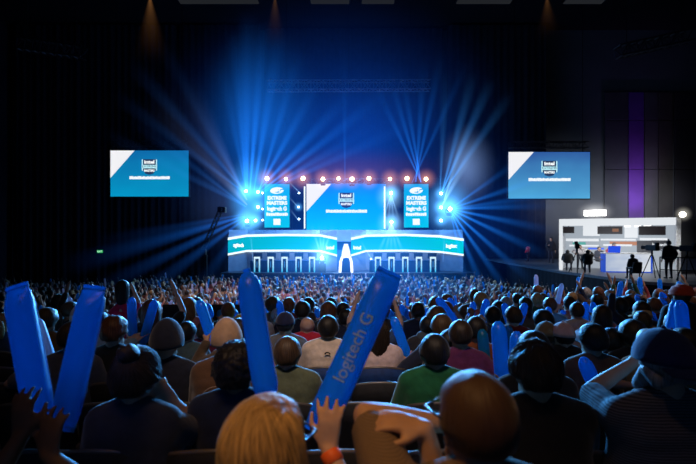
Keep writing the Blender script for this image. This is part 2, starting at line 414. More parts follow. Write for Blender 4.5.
for px in (304.6, 384.6):
    x0, x1, z0, z1 = rect(px - .9, 186, px + .9, 229, 34.2)
    e = tag(empty('light_batten', ((x0 + x1) / 2, 34.2, z0)), 'thin white vertical light batten on the ' + ('white corner' if px < 350 else 'plain') + ' edge of the main screen', 'light')
    MB().box(-.06, .06, 0, .06, 0, z1 - z0, bev=.02).build('housing', m_blk, e); MB().box(-.05, .05, -.02, 0, .03, z1 - z0 - .03).build('tube', e_white, e)

def oval_logo(e, cx, cz, rx, rz, y):
    vs = []; fs = []; n = 40
    for i in range(n + 1):
        t = .5 + 2 * math.pi * .93 * i / n; wd = .035 + .07 * abs(math.sin(t * .5 + .6))
        for k, s in enumerate((1, 1 - wd / rz * 1.6)):
            vs.append((cx + rx * math.cos(t) * s, y, cz + rz * math.sin(t) * s + .12 * rz * math.cos(t)))
    for i in range(n): fs.append((2 * i, 2 * i + 1, 2 * i + 3, 2 * i + 2))
    MB().add(vs, fs).build('logo_ring', e_txt, e)
    text('lettering', 'intel', rz * 1.0, e_txt, e, (cx, y - .004, cz), ext=.003, bold=.025)
def wing(px0, px1, label):
    x0, x1, z0, z1 = rect(px0, 184, px1, 227.5, 34.0); W, H = x1 - x0, z1 - z0
    e = tag(empty('banner_screen', ((x0 + x1) / 2, 34.0, z0)), label, 'screen')
    MB().box(-W / 2 - .05, W / 2 + .05, .02, .25, -.05, H + .05, bev=.02).build('casing', m_case, e)
    MB().box(-W / 2, W / 2, 0, .02, 0, H).build('display', grad_emat('wing' + str(px0), srgb(5, 195, 225), srgb(10, 165, 230), 1.0, 'Z', tex=.1), e)
    oval_logo(e, 0, H * .85, W * .27, H * .075, -.015)
    for body, z, size, sx in (('EXTREME', .675, .36, .92), ('MASTERS', .56, .36, 1.02), ('logitech G', .43, .40, .86)):
        text('lettering', body, size, e_txt, e, (0, -.02, H * z), ext=.003, bold=.02, sx=sx)
    r2 = random.Random(5); mb = MB(); x = -W * .42
    while x < W * .42:
        w2 = r2.uniform(.1, .15); mb.box(x, min(x + w2, W * .43), -.02, -.01, H * .27, H * (.33 + r2.choice((0, .012)))); x += w2 + .022
    mb.build('caption_line', e_txt, e)
    mb = MB(); mb.box(-W * .14, W * .14, -.02, -.01, H * .06, H * .20); mb.build('white_badge', e_txt, e)
wing(264.5, 289.5, 'tall turquoise banner screen with oval logo on the side of the white corner')
wing(404, 428.5, 'tall turquoise banner screen with oval logo on the broadcast set side')
# dark frame wall holding the screens
e = tag(empty('screen_support', (0, 35, ZS)), 'dark scaffold wall carrying the stage screens and lamps', 'scaffold')
mb = MB()
for px in (242, 262, 292, 302, 390, 401, 432, 452):
    x = P(px, 0, 35).x; truss_mesh(mb, (x, .2, 0), (x, .2, P(0, 180, 35).z - ZS), .35, 12, .03)
mb.build('tower', m_dalu, e)
mb = MB(); truss_mesh(mb, (P(240, 0, 35).x, .2, P(0, 181, 35).z - ZS), (P(455, 0, 35).x, .2, P(0, 181, 35).z - ZS), .35, 30, .03); mb.build('top_truss', m_dalu, e)
x0, x1, z0, z1 = rect(232, 230, 462, 237.5, 33.6)
MB().box(x0, x1, -1.2, -1.1, z0 - ZS - .3, z1 - ZS, bev=.02).build('riser_panel', m_gpan, e)
x0, x1, z0, z1 = rect(250, 250, 446, 270, 33.2)
MB().box(x0, x1, -1.75, -1.7, 0, z1 - ZS).build('back_panel', m_pblue, e)

# ------------------------------------------------ lamps
e_lens_b = emat('lens blue white', (.55, .85, 1), 14.0)
e_lens_o = emat('lens amber', (1, .62, .33), 9.0)
def lamp_proto(lens, r):
    e = empty('stage_light')
    MB().lathe([(r * .7, .0), (r * .95, .05), (r, .12), (r * .9, .34), (r * .55, .46), (r * .2, .5)], 14, Matrix.Rotation(-math.pi / 2, 4, 'X')).build('lamp_head', m_blk, e, True)
    MB().lathe([(r * .68, -.01), (r * .45, -.04), (r * .1, -.05)], 14, Matrix.Rotation(-math.pi / 2, 4, 'X')).build('lens', lens, e, True)
    mb = MB(); mb.tube([(-r * 1.15, .2, 0), (-r * 1.15, .2, -r * 1.3), (r * 1.15, .2, -r * 1.3), (r * 1.15, .2, 0)], .025, 6); mb.build('yoke', m_blk, e)
    MB().box(-r * .8, r * .8, .05, .38, -r * 1.3 - .14, -r * 1.3, bev=.02).build('lamp_base', m_blk, e)
    return e
lb, lo = lamp_proto(e_lens_b, .15), lamp_proto(e_lens_o, .17)
lamps_b = [(246, 191, 33.4, 'topmost outer'), (258, 192, 33.6, 'topmost inner'), (258, 207, 33.6, 'middle inner'), (247, 221, 33.0, 'lowest and brightest outer'), (255.5, 220.5, 33.4, 'lowest inner')]
used = False
for px, py, d, lab in lamps_b:
    o = lb if not used else copy_tree(lb); used = True
    o.location = P(px, py, d); o.scale = (1.25,) * 3 if lab.startswith('lowest and') else (1,) * 3
    tag(o, 'blinding blue-white moving head lamp, %s of the cluster by the writing-end banner' % lab, 'stage light', 'blue moving heads at the stage sides')
for px, py, d, lab in [(441, 193.5, 33.4, 'topmost'), (441, 207.5, 33.4, 'middle'), (441, 220.5, 33.4, 'lowest'), (450, 209, 32.4, 'starburst outer')]:
    o = copy_tree(lb); o.location = P(px, py, d); o.scale = (1.4,) * 3 if lab.startswith('star') else (1,) * 3
    tag(o, 'blinding blue-white moving head lamp, %s of the cluster on the broadcast set side' % lab, 'stage light', 'blue moving heads at the stage sides')
for px, py, d, lab in [(299, 193, 33.6, 'upper lamp between banner and main screen white corner'), (298.5, 207, 33.6, 'middle lamp between banner and main screen white corner'), (299, 219, 33.6, 'lower lamp between banner and main screen white corner'),
                       (391, 193, 33.4, 'upper glaring lamp beside the plain edge of the main screen'), (391.5, 222, 33.2, 'lower glaring lamp beside the plain edge of the main screen'),
                       (262.5, 193, 33.8, 'small lamp at the upper outer edge of the banner'), (262.5, 209, 33.8, 'small lamp at the middle outer edge of the banner'), (262.5, 220, 33.8, 'small lamp at the lower outer edge of the banner')]:
    o = copy_tree(lb); o.location = P(px, py, d); o.scale = ((1.1 if px > 380 else .6),) * 3
    tag(o, 'blue-white ' + lab, 'stage light', 'blue lamps between the stage screens')
for px, py, d, lab in [(322, 258, 30.9, 'floor lamp glaring beside the arch, writing-end side'), (371, 259, 31.2, 'small floor lamp beside the arch, broadcast side')]:
    o = copy_tree(lb); q = P(px, py, d); o.location = (q.x, d, q.z); o.scale = (1.2 if px < 330 else .5,) * 3
    tag(o, 'blue-white ' + lab, 'stage light', 'floor lamps by the arch')
    MB().box(-.2, .2, .1, .4, (ZS - q.z) / o.scale[0], -.33, bev=.02).build('floor_riser', m_blk, o)
for i, px in enumerate([267, 286, 303, 323, 338.5, 352, 369, 390, 407, 426]):
    o = lo if i == 0 else copy_tree(lo); o.location = P(px, 178.5 + (.6 if i % 2 else 0), 34.4); o.scale = ((1.3, 1.1, 1.4)[i % 3],) * 3
    ords = ['above the writing-end banner, outer', 'above the writing-end banner, inner', 'above the gap before the main screen', 'above the white corner of the main screen', 'above the shield of the main screen, first', 'above the shield of the main screen, second',
            'above the plain part of the main screen', 'above the gap past the main screen', 'above the broadcast-side banner, inner', 'above the broadcast-side banner, outer']
    tag(o, 'amber blinder lamp in the row on top, ' + ords[i], 'stage light', 'amber lamps along the top of the stage')
# ================================================================== haze and beams (lit air: emission per metre that thins away from the lamp)
def vol_mat(name, cone):
    m = bpy.data.materials.new(name); m.use_nodes = True; nt = m.node_tree; nt.nodes.remove(nt.nodes['Principled BSDF'])
    N = nt.nodes.new; L = nt.links.new
    tc = N('ShaderNodeTexCoord'); sp = N('ShaderNodeSeparateXYZ'); L(tc.outputs['Object'], sp.inputs[0]); oi = N('ShaderNodeObjectInfo')
    def M(op, a, b=None, c=None):
        n = N('ShaderNodeMath'); n.operation = op
        for i, q in enumerate((a, b, c)):
            if q is None: continue
            if isinstance(q, (int, float)): n.inputs[i].default_value = q
            else: L(q, n.inputs[i])
        return n.outputs[0]
    if cone:
        x, y, z = sp.outputs[0], sp.outputs[1], sp.outputs[2]
        rho = M('SQRT', M('ADD', M('MULTIPLY', x, x), M('MULTIPLY', y, y)))
        rr = M('MULTIPLY_ADD', z, .95, .05)
        q = M('DIVIDE', rho, rr)
        fall = M('POWER', M('MAXIMUM', M('SUBTRACT', 1.0, M('MULTIPLY', q, q)), 0.0), 1.6)
        ln = M('POWER', M('MAXIMUM', M('SUBTRACT', 1.0, z), 0.0), 1.2)
        near = M('DIVIDE', .16, M('ADD', z, .13))
        s = M('DIVIDE', M('MULTIPLY', M('MULTIPLY', fall, ln), near), rr)
    else:
        n = N('ShaderNodeVectorMath'); n.operation = 'LENGTH'; L(tc.outputs['Object'], n.inputs[0])
        s = M('POWER', M('MAXIMUM', M('SUBTRACT', 1.0, n.outputs['Value']), 0.0), 2.0)
    s = M('MULTIPLY', s, oi.outputs['Alpha'])
    em = N('ShaderNodeEmission'); L(oi.outputs['Color'], em.inputs[0]); L(s, em.inputs[1])
    ab = N('ShaderNodeVolumeAbsorption'); ab.inputs['Density'].default_value = 0.0
    ad = N('ShaderNodeAddShader'); L(em.outputs[0], ad.inputs[0]); L(ab.outputs[0], ad.inputs[1])
    L(ad.outputs[0], nt.nodes['Material Output'].inputs['Volume'])
    return m
m_beam, m_haze = vol_mat('lit haze beam', True), vol_mat('lit haze', False)
haze = tag(empty('stage_haze', (0, 33, 6)), 'blue lit haze and light shafts fanning out from the stage lamps', 'haze', kind='stuff')
n = 20
cone_me = MB().add([(.05 * math.cos(2 * math.pi * k / n), .05 * math.sin(2 * math.pi * k / n), 0) for k in range(n)] + [(math.cos(2 * math.pi * k / n), math.sin(2 * math.pi * k / n), 1) for k in range(n)],
                   [(k, (k + 1) % n, n + (k + 1) % n, n + k) for k in range(n)] + [tuple(range(n))[::-1], tuple(range(n, 2 * n))]).mesh('beam_cone', m_beam)
ball_me = MB().sphere((0, 0, 0), 1, 20, 12).mesh('haze_ball', m_haze)
BLUE, WHT, AMB, DEEP = (.012, .22, 1.0), (.25, .55, 1.0), (1.0, .42, .12), (.004, .10, .75)
def beam(px0, py0, d0, px1, py1, d1, wpx, I, col=BLUE):
    a, b = P(px0, py0, d0), P(px1, py1, d1); L = (b - a).length; r = wpx / 2 / F * d1
    o = bpy.data.objects.new('light_beam', cone_me); COL.objects.link(o); o.parent = haze
    M = align(a - haze.location, b - haze.location) @ Matrix.Diagonal((r, r, L, 1)); o.matrix_local = M
    o.color = (*col, I / r * 2.6); return o
def glow(px, py, d, rpx, I, col=BLUE, sz=1.0, dd=None):
    p = P(px, py, d); r = rpx / F * d
    o = bpy.data.objects.new('haze_glow', ball_me); COL.objects.link(o); o.parent = haze; o.location = p - haze.location
    o.scale = (r, dd or r, r * sz); o.color = (*col, I / (dd or r) * 1.5); return o
# writing-end cluster: upward fan
for q in [(246, 190, 33.4, 236, 30, 30, 26, .55), (247, 190, 33.4, 248, 10, 30, 26, .5), (250, 190, 33.4, 263, 20, 30, 24, .6), (254, 190, 33.4, 280, 30, 31, 24, .42), (246, 190, 33.4, 222, 60, 29, 22, .28),
          (258, 191, 33.6, 322, 75, 31, 20, .5), (258, 191, 33.6, 352, 92, 31, 22, .55), (259, 191, 33.6, 300, 50, 31, 18, .38), (260, 192, 33.6, 392, 88, 30, 22, .42), (262, 192, 33.6, 372, 128, 31, 20, .4), (262, 193, 33.8, 420, 120, 32, 22, .3)]: beam(*q)
# up and away over the seating block
for q in [(246, 192, 33.4, 128, 60, 26, 26, .36), (246, 194, 33.4, 112, 92, 26, 24, .34), (246, 196, 33.4, 160, 40, 27, 24, .28), (246, 207, 33.4, 130, 118, 26, 20, .34), (246, 207, 33.4, 100, 130, 26, 22, .26), (247, 207, 33.4, 188, 172, 29, 8, .6), (246, 200, 33.4, 190, 70, 29, 22, .3)]: beam(*q[:-1], q[-1] * .55, (.03, .18, .7))
for q in [(247, 205, 33.4, 150, 95, 27, 50, .16), (247, 200, 33.4, 180, 80, 27, 44, .15)]: beam(*q, (.26, .30, .46))
for q in [(245, 216, 33.0, 60, 268, 24, 26, .55), (245, 217, 33.0, 92, 292, 22, 20, .5), (245, 219, 33.0, 120, 310, 22, 22, .34), (245, 214, 33, 90, 244, 26, 18, .26), (246, 222, 33, 190, 300, 27, 20, .25)]: beam(*q[:6], q[6] * 1.35, q[7] * .5, (.01, .17, .85))
# broadcast-side cluster
for q in [(442, 192, 33.4, 492, 78, 30, 18, .5), (442, 192, 33.4, 474, 70, 30, 18, .42), (443, 193, 33.4, 512, 92, 30, 18, .36), (440, 191, 33.4, 446, 70, 31, 16, .22)]: beam(*q, (.05, .33, 1.0))
for q in [(442, 206, 33.4, 478, 136, 31, 22, .6), (444, 200, 33.4, 470, 120, 31, 16, .5)]: beam(*q, WHT)
for q in [(450, 209, 32.4, 520, 160, 29, 12, .5), (450, 209, 32.4, 560, 172, 28, 16, .42), (450, 209, 32.4, 562, 205, 28, 16, .5), (450, 209, 32.4, 560, 232, 28, 16, .55), (450, 209, 32.4, 552, 258, 27, 16, .6), (450, 209, 32.4, 532, 282, 25, 14, .62),
          (450, 210, 32.4, 512, 298, 24, 14, .6), (450, 210, 32.4, 490, 305, 24, 14, .5), (450, 210, 32.4, 470, 300, 26, 12, .34), (450, 209, 32.4, 590, 190, 27, 20, .25)]: beam(*q)
# narrow fans climbing behind the truss from the screen tops
for q in [(421, 182, 34, 374, 82, 33, 12, .4), (421, 182, 34, 388, 70, 33, 12, .42), (421, 182, 34, 402, 72, 33, 12, .4), (416, 182, 34, 424, 60, 32, 14, .34), (415, 182, 34, 442, 52, 32, 14, .3), (412, 183, 34, 468, 60, 32, 14, .22), (345, 182, 34, 344, 40, 33, 14, .12)]: beam(*q)
# short rays by the lamps
for px in (382, 388, 394, 400): beam(391, 194, 33.3, px, 224, 33, 6, .9, WHT)
for px in (377, 385, 391, 397, 404): beam(391.5, 223, 33.1, px, 256, 32, 7, .9, WHT)
for px in (311, 319, 325, 333): beam(322, 258, 30.8, px, 224, 31, 7, .9, WHT)
for px, y in ((286, 183), (287, 199), (289, 212)): beam(299, y + 9, 33.5, px, y - 4, 33, 4, .7, WHT)
beam(322, 257, 30.8, 338, 243, 31, 4, .7, WHT); beam(371, 258, 31, 360, 240, 31, 4, .8, WHT); beam(253, 262, 30.8, 250, 225, 31, 5, .35, WHT); beam(443, 262, 30.8, 445, 226, 31, 5, .3, WHT)
# amber down-lights under the ceiling
beam(150, -3, 30, 152, 62, 30, 44, .05, AMB); beam(275, -3, 30, 275, 50, 30, 34, .02, AMB); beam(547, -3, 30, 548, 40, 30, 34, .025, AMB)
# halos
for px, py, r, I in ((246, 191, 13, .9), (258, 192, 9, .7), (258, 207, 9, .6), (247, 221, 17, 1.1), (256, 220, 10, .7), (441, 193.5, 9, .7), (441, 207, 10, .8), (441, 220, 9, .7), (450, 209, 17, 1.0), (391, 193, 11, .8), (391.5, 222, 11, .8), (322, 258, 12, 1.0), (298.5, 207, 6, .5)):
    glow(px, py, 32.0 if py > 230 else 33.0, r, I * 1.9, (.10, .45, 1))
for px in [267, 286, 303, 323, 338.5, 352, 369, 390, 407, 426]: glow(px, 179, 34.0, 13, .55, (1, .38, .22))
glow(347, 176, 34.5, 120, .10, (1, .25, .30), .22)
glow(252, 196, 32.4, 30, 1.5, (.05, .38, 1), 1.7, 1.2); glow(448, 206, 32.0, 30, 1.3, (.10, .42, 1), 1.2, 1.2); glow(390, 196, 32.6, 17, .9, (.3, .65, 1), 1.2, .8); glow(391, 224, 32.4, 17, .9, (.3, .65, 1), 1.1, .8)
glow(322, 256, 30.6, 18, .9, (.25, .6, 1), 1.3, .8); glow(466, 168, 31.5, 34, .35, (.3, .5, 1), 1.4, 2)
# broad blue air over the stage and the front of the crowd
glow(335, 150, 31, 200, .30, DEEP, .85, 7); glow(262, 130, 31, 75, .34, (.01, .22, 1), 1.5, 4); glow(370, 140, 31, 110, .16, DEEP, .8, 5); glow(348, 244, 29, 150, .30, (.006, .16, .9), .45, 5); glow(470, 220, 30, 120, .12, DEEP, .8, 6)
glow(350, 285, 22, 170, .20, (.008, .20, .85), .30, 7); glow(405, 290, 19, 110, .22, (.006, .20, .9), .45, 5)
glow(240, 205, 32, 70, .12, (.15, .25, .6), .8, 5)
glow(348, 254, 30.6, 128, .55, (.03, .30, 1), .24, 1.5)
glow(620, 205, 30, 95, .05, (.6, .62, .75), .45, 3)

# ================================================================== lamps that light the place
def lamp(kind, name, loc, target, energy, col, size=1.0, spot=60, blend=.5):
    l = bpy.data.lights.new(name, kind); l.energy = energy; l.color = col
    if kind == 'AREA': l.shape = 'DISK'; l.size = size
    else: l.shadow_soft_size = size
    if kind == 'SPOT': l.spot_size = math.radians(spot); l.spot_blend = blend
    o = bpy.data.objects.new(name, l); COL.objects.link(o); o.location = loc
    o.rotation_euler = (V(target) - V(loc)).to_track_quat('-Z', 'Y').to_euler(); return o
# stage wash toward the audience
SB = (.07, .40, 1)
lamp('SPOT', 'stage_wash', (0, 31, 11.5), (1, 21, .5), 30000, SB, .8, 66, .7)
lamp('SPOT', 'stage_wash', (-5, 31.5, 9), (0, 13, 1), 22000, SB, .6, 44, .9)
lamp('SPOT', 'stage_wash', (6, 31.5, 9), (2.5, 13, 1), 22000, SB, .6, 44, .9)
lamp('SPOT', 'stage_wash', (-6, 31, 8), (-.3, 3, 2.5), 34000, SB, .4, 26, .9)
lamp('SPOT', 'stage_wash', (6.5, 31, 8), (.6, 2.5, 2.5), 34000, SB, .4, 26, .9)
# pinkish white front wash over the front of the crowd
lamp('SPOT', 'crowd_wash', (-3, 9, 17), (-2.5, 20, 0), 9500, (1, .72, .70), .6, 44, .9)
lamp('SPOT', 'crowd_wash', (7, 4, 16), (7.5, 13, 1), 6000, (1, .68, .55), .6, 44, .9)
lamp('SPOT', 'crowd_wash', (0, 34.2, 8.7), (0, 22, 0), 14000, (.40, .70, 1), .5, 95, .8)
# dim warm house lights over the near rows
lamp('SPOT', 'house_light', (-.8, .2, 7), (-.05, 1.4, 2.9), 330, (1, .52, .18), .3, 27, 1)
lamp('SPOT', 'house_light', (-.6, -1, 12), (-.1, 4.3, 2.4), 2100, (1, .72, .56), .4, 20, .9)
lamp('SPOT', 'house_light', (-1.4, .8, 6.5), (-.75, 2.45, 2.8), 70, (1, .50, .18), .3, 15, 1)
lamp('SPOT', 'house_light', (0, -1, 14), (.5, 7, 1.8), 420, (1, .62, .36), .6, 52, 1)
# stage surface wash
lamp('AREA', 'stage_top_light', (0, 32.5, 9.5), (0, 32.5, 1), 1800, (.12, .42, 1), 3)
lamp('SPOT', 'stage_front_light', (0, 22, 13), (0, 32, 2), 7000, (.55, .75, 1), .5, 48, .6)
# purple up-light on the wall panel
pp = P(635.5, 0, 37.5)
lamp('SPOT', 'purple_uplight', (pp.x, 35.6, 4), (pp.x, 37.8, 9), 650, (.55, .25, 1), .2, 60, 1)
for px in (575, 612, 655, 690):
    q = P(px, 0, 33); lamp('SPOT', 'set_spill_light', (q.x, 33, 5.5), (q.x, 38, 6.5), 420, (.85, .88, 1), .5, 95, 1)  # unseen spots added to lift the grey wall as spill from the set
# ================================================================== people
def ring_caps(mb, a, ra, b, rb, seg=12, flat=False):
    """closed tapered capsule"""
    a, b = V(a), V(b); d = b - a; L = d.length
    if L < 1e-5: d = V((0, 0, 1)); b = a + d * 1e-4; L = 1e-4
    t = d / L; prof = []
    n = 4
    if flat: prof = [(ra * .6, 0), (ra, 0), (rb, L), (rb * .6, L)]
    else:
        for i in range(n): q = math.pi / 2 * (1 - i / n); prof.append((ra * math.cos(q) + 1e-5, -ra * math.sin(q)))
        prof.append((ra, 0)); prof.append((rb, L))
        for i in range(1, n + 1): q = math.pi / 2 * i / n; prof.append((rb * math.cos(q) + 1e-5, L + rb * math.sin(q)))
    u = t.orthogonal().normalized(); w = t.cross(u); vs = []; fs = []
    for r, z in prof:
        for k in range(seg):
            q = 2 * math.pi * k / seg; vs.append(a + t * z + (u * math.cos(q) + w * math.sin(q)) * r)
    m = len(prof)
    for i in range(m - 1):
        for k in range(seg):
            k2 = (k + 1) % seg; fs.append((i * seg + k, i * seg + k2, (i + 1) * seg + k2, (i + 1) * seg + k))
    fs.append(tuple(range(seg))[::-1]); fs.append(tuple((m - 1) * seg + k for k in range(seg)))
    mb.add(vs, fs)

def grow(name, caps, voxel, smooth=4, flat=()):
    """one continuous skin over tapered limbs; caps: (group, p0, r0, p1, r1). Faces take the group of the nearest limb."""
    mb = MB()
    for c in caps: ring_caps(mb, c[1], c[2], c[3], c[4], 12, c[0] in flat)
    me = mb.mesh('tmp'); o = bpy.data.objects.new('tmp_grow', me); COL.objects.link(o)
    r = o.modifiers.new('r', 'REMESH'); r.mode = 'VOXEL'; r.voxel_size = voxel
    if smooth:
        s = o.modifiers.new('s', 'SMOOTH'); s.factor = .5; s.iterations = smooth
    bpy.context.view_layer.update()
    out = eval_mesh(o, name); bpy.data.objects.remove(o); bpy.data.meshes.remove(me)
    n = len(out.polygons); out.polygons.foreach_set('use_smooth', [True] * n)
    groups = np.array([c[0] for c in caps])
    if len(set(groups.tolist())) > 1:
        cen = np.empty(n * 3); out.polygons.foreach_get('center', cen); cen = cen.reshape(-1, 3)
        best = np.full(n, 1e9); gi = np.zeros(n, int)
        for c in caps:
            a = np.array(c[1]); b = np.array(c[3]); ab = b - a; l2 = max(ab @ ab, 1e-9)
            t = np.clip(((cen - a) @ ab) / l2, 0, 1); dd = np.linalg.norm(cen - a - t[:, None] * ab, axis=1) - (c[2] + (c[4] - c[2]) * t)
            k = dd < best; best[k] = dd[k]; gi[k] = c[0]
        out['n_groups'] = 1
        out.polygons.foreach_set('material_index', gi.astype(np.int32))
    out.update(); return out

def ik(S, T, a, b, pole):
    S, T, pole = V(S), V(T), V(pole); d = T - S; L = d.length
    if L > (a + b) * .995: T = S + d.normalized() * (a + b) * .995; d = T - S; L = d.length
    L = max(L, abs(a - b) + .01); t = d.normalized(); x = (a * a - b * b + L * L) / (2 * L); h = math.sqrt(max(a * a - x * x, 0))
    p = pole - t * pole.dot(t); p = p.normalized() if p.length > 1e-6 else t.orthogonal()
    return S + t * x + p * h, T

def hand_relaxed(W, f, n, side, curl=.5, s=1.0, spread=.10, g=0):
    """open or relaxed hand. W wrist, f pointing direction, n back-of-hand normal, side +1 right / -1 left"""
    f = V(f).normalized(); n = V(n); n = (n - f * n.dot(f)).normalized(); x = n.cross(f) * side          # x points to the thumb side
    C = []; W = V(W)
    K = [W + f * .088 * s + x * o * s + n * (.004 - abs(o) * .1) * s for o in (.031, .010, -.011, -.030)]
    for k, o in zip(K, (.02, .007, -.008, -.02)): C.append((g, W + x * o * s + f * .01 * s, .017 * s, k, .0125 * s))
    for i, (k, L) in enumerate(zip(K, (.072, .080, .074, .058))):
        dirv = (f + x * (1.5 - i) * spread).normalized(); p = k; c = 0
        for j, q in enumerate((.45, .32, .25)):
            c += curl * (.5, .75, .6)[j]
            dv = dirv * math.cos(c) - n * math.sin(c); p2 = p + dv * L * q * s
            C.append((g, p, (.0105, .0095, .0085)[j] * s, p2, (.0097, .0087, .0078)[j] * s)); p = p2
    T = W + x * .022 * s + f * .02 * s; t1 = T + (x * .75 + f * .7 - n * .2).normalized() * .045 * s; t2 = t1 + (x * .35 + f * .9 - n * .35).normalized() * .033 * s; t3 = t2 + (f * .95 - n * .5).normalized() * .026 * s
    C += [(g, T, .016 * s, t1, .0125 * s), (g, t1, .012 * s, t2, .0105 * s), (g, t2, .0105 * s, t3, .009 * s)]
    return C

def hand_grip(G, ax, R, W, side, g=0, s=1.0):
    """fingers closed round a tube of radius R whose axis runs through G"""
    G, ax, W = V(G), V(ax).normalized(), V(W); u = W - G; u = (u - ax * u.dot(ax)).normalized(); t = ax.cross(u) * side
    C = []; Rf = R + .008 * s
    pt = lambda a, z, r=Rf: G + ax * z + (u * math.cos(a) + t * math.sin(a)) * r
    for i in range(4):
        z = (.034 - i * .0225) * s; k = pt(.55, z, R + .014)
        C.append((g, W + ax * z * .5, .02 * s, k, .014 * s)); prev = k; m = (1.0, .95, .95, .8)[i]
        for j, a in enumerate((1.15, 1.75, 2.3)):
            q = pt(.55 + (a - .55) * m * min(1, .05 / R + .1), z, Rf); C.append((g, prev, (.0118, .0105, .0095)[j] * s, q, (.0108, .0098, .0085)[j] * s)); prev = q
    b0 = pt(-.35, .01, R + .016); prev = b0; C.append((g, W, .02 * s, b0, .016 * s))
    for a, z in ((-.9, .035), (-1.35, .055)):
        q = pt(a, z * s, Rf + .002); C.append((g, prev, .0125 * s, q, .0108 * s)); prev = q
    return C

def skel(stand=False, k=1.0, lean=0.0, fat=1.0, aR=None, aL=None, hR='relax', hL='relax', pR=None, pL=None, yaw=0.0, pitch=0.0, roll=0.0, legs=True, sh=.175, neck=1.0):
    """returns joints, skin limbs, torso limbs, sleeves"""
    z0 = .90 if stand else .55; J = {}
    tp = lambda x, z: V((x, lean * z, z0 + z * k))
    J['hc'] = tp(0, .67) + V((0, .02, 0)); hc = J['hc']
    torso = []
    prof = [(0, .085, .125), (.08, .08, .122), (.16, .078, .116), (.24, .082, .114), (.32, .09, .112), (.40, .105, .100)]
    for z, hw, r in prof:
        f = 1 + (fat - 1) * (1.2 if z < .3 else .6); torso.append((0, tp(-hw * f, z), r * f, tp(hw * f, z), r * f))
    torso.append((0, tp(-sh * .72, .455), .078, tp(sh * .72, .455), .078))
    for s in (-1, 1): torso.append((0, tp(0, .55), .05, tp(s * sh * .95, .475), .062))
    nb = tp(0, .51)
    skin = list(torso)
    skin.append((0, nb, .060 * (1 + (fat - 1) * .6), hc + V((0, -.022, -.07)), .055 * (1 + (fat - 1) * .6)))
    Mh = Matrix.Translation(hc) @ Matrix.Rotation(yaw, 4, 'Z') @ Matrix.Rotation(-pitch, 4, 'X') @ Matrix.Rotation(roll, 4, 'Y'); J['Mh'] = Mh
    hp = lambda x, y, z: Mh @ V((x, y, z))
    skin += [(0, hp(0, -.022, .026), .088, hp(0, .02, .03), .083), (0, hp(0, .0, -.02), .075, hp(0, .035, -.01), .068), (0, hp(-.02, .04, -.075), .042, hp(.02, .04, -.075), .042), (0, hp(0, .062, -.085), .028, hp(0, .05, -.07), .03),
             (0, hp(0, .094, .012), .010, hp(0, .108, -.022), .0145), (0, hp(-.03, .082, .03), .014, hp(.03, .082, .03), .014), (0, hp(-.016, .083, -.052), .011, hp(.016, .083, -.052), .011)]
    for s in (-1, 1): skin += [(0, hp(s * .083, -.008, .012), .016, hp(s * .088, -.02, .022), .012), (0, hp(s * .083, -.008, .005), .013, hp(s * .082, .0, -.03), .010)]
    sl_u, sl_f = [], []
    for s, tgt, hand, pole, nm in ((1, aR, hR, pR, 'R'), (-1, aL, hL, pL, 'L')):
        S = tp(s * sh, .455); J['S' + nm] = S
        if tgt is None: tgt = V((s * .12, .30, z0 + .12)) if not stand else V((s * .27, .04, z0 - .06))
        raised = tgt[2] > S.z
        E, W = ik(S, tgt, .285, .25, pole or ((s * .7, .2, -.6) if raised else (s * .6, -.7, -.3)))
        J['E' + nm], J['W' + nm] = E, W
        skin += [(0, S, .057, S.lerp(E, .45), .050), (0, S.lerp(E, .45), .050, E, .040), (0, E, .041, E.lerp(W, .35), .041), (0, E.lerp(W, .35), .041, W, .027)]
        sl_u += [(0, S, .060, S.lerp(E, .8), .056)]
        sl_f += [(0, S.lerp(E, .8), .056, E, .048), (0, E, .048, E.lerp(W, .9), .037)]
        f = (W - E).normalized()
        if callable(hand): skin += hand(W, f, s)
        elif hand == 'relax': skin += hand_relaxed(W, f, (s * .5, -.3, .8) if not raised else (s * .3, -1, 0), s, .55)
        elif hand == 'open': skin += hand_relaxed(W, f, (s * .1, -1, .1), s, .12, 1.0, .17)
        elif hand == 'fist': skin += hand_relaxed(W, f, (s * .1, -1, .1), s, 1.5)
        elif hand == 'mitt': skin += [(0, W, .03, W + f * .09, .035), (0, W + f * .09, .03, W + f * .16, .018)]
        elif isinstance(hand, tuple): skin += hand_grip(hand[0], hand[1], hand[2], W, s)
    if legs:
        for s in (-1, 1):
            H = V((s * .085, 0, z0 - .02))
            Kn, An = (V((s * .10, .42, z0 - .01)), V((s * .11, .42, .09))) if not stand else (V((s * .10, .03, .48)), V((s * .11, .0, .09)))
            skin += [(1, H, .092 * fat, Kn, .062), (1, Kn, .060, Kn.lerp(An, .3), .058), (1, Kn.lerp(An, .3), .058, An, .042), (2, An + V((0, -.02, -.045)), .042, An + V((0, .14, -.055)), .034)]
        skin.append((1, V((-.08, 0, z0 - .02)), .125 * fat, V((.08, 0, z0 - .02)), .125 * fat))
    J.update(torso=torso, su=sl_u, sf=sl_f)
    return J, skin

def shirt_caps(J, long=False, infl=.017, slv=0.0, cut=1.0):
    c = [(0, a, r + infl, b, q + infl) for _, a, r, b, q in J['torso']] + [(0, a, r + infl * .8 + slv, V(a).lerp(b, cut), q + infl * .8 + (slv if slv < .01 else -.006)) for _, a, r, b, q in J['su']]
    if long: c += [(0, a, r + infl * .5 + slv, b, q + infl * .5 + slv * .7) for i, (_, a, r, b, q) in enumerate(J['sf']) if long is True or i % 2 == 0]
    return c

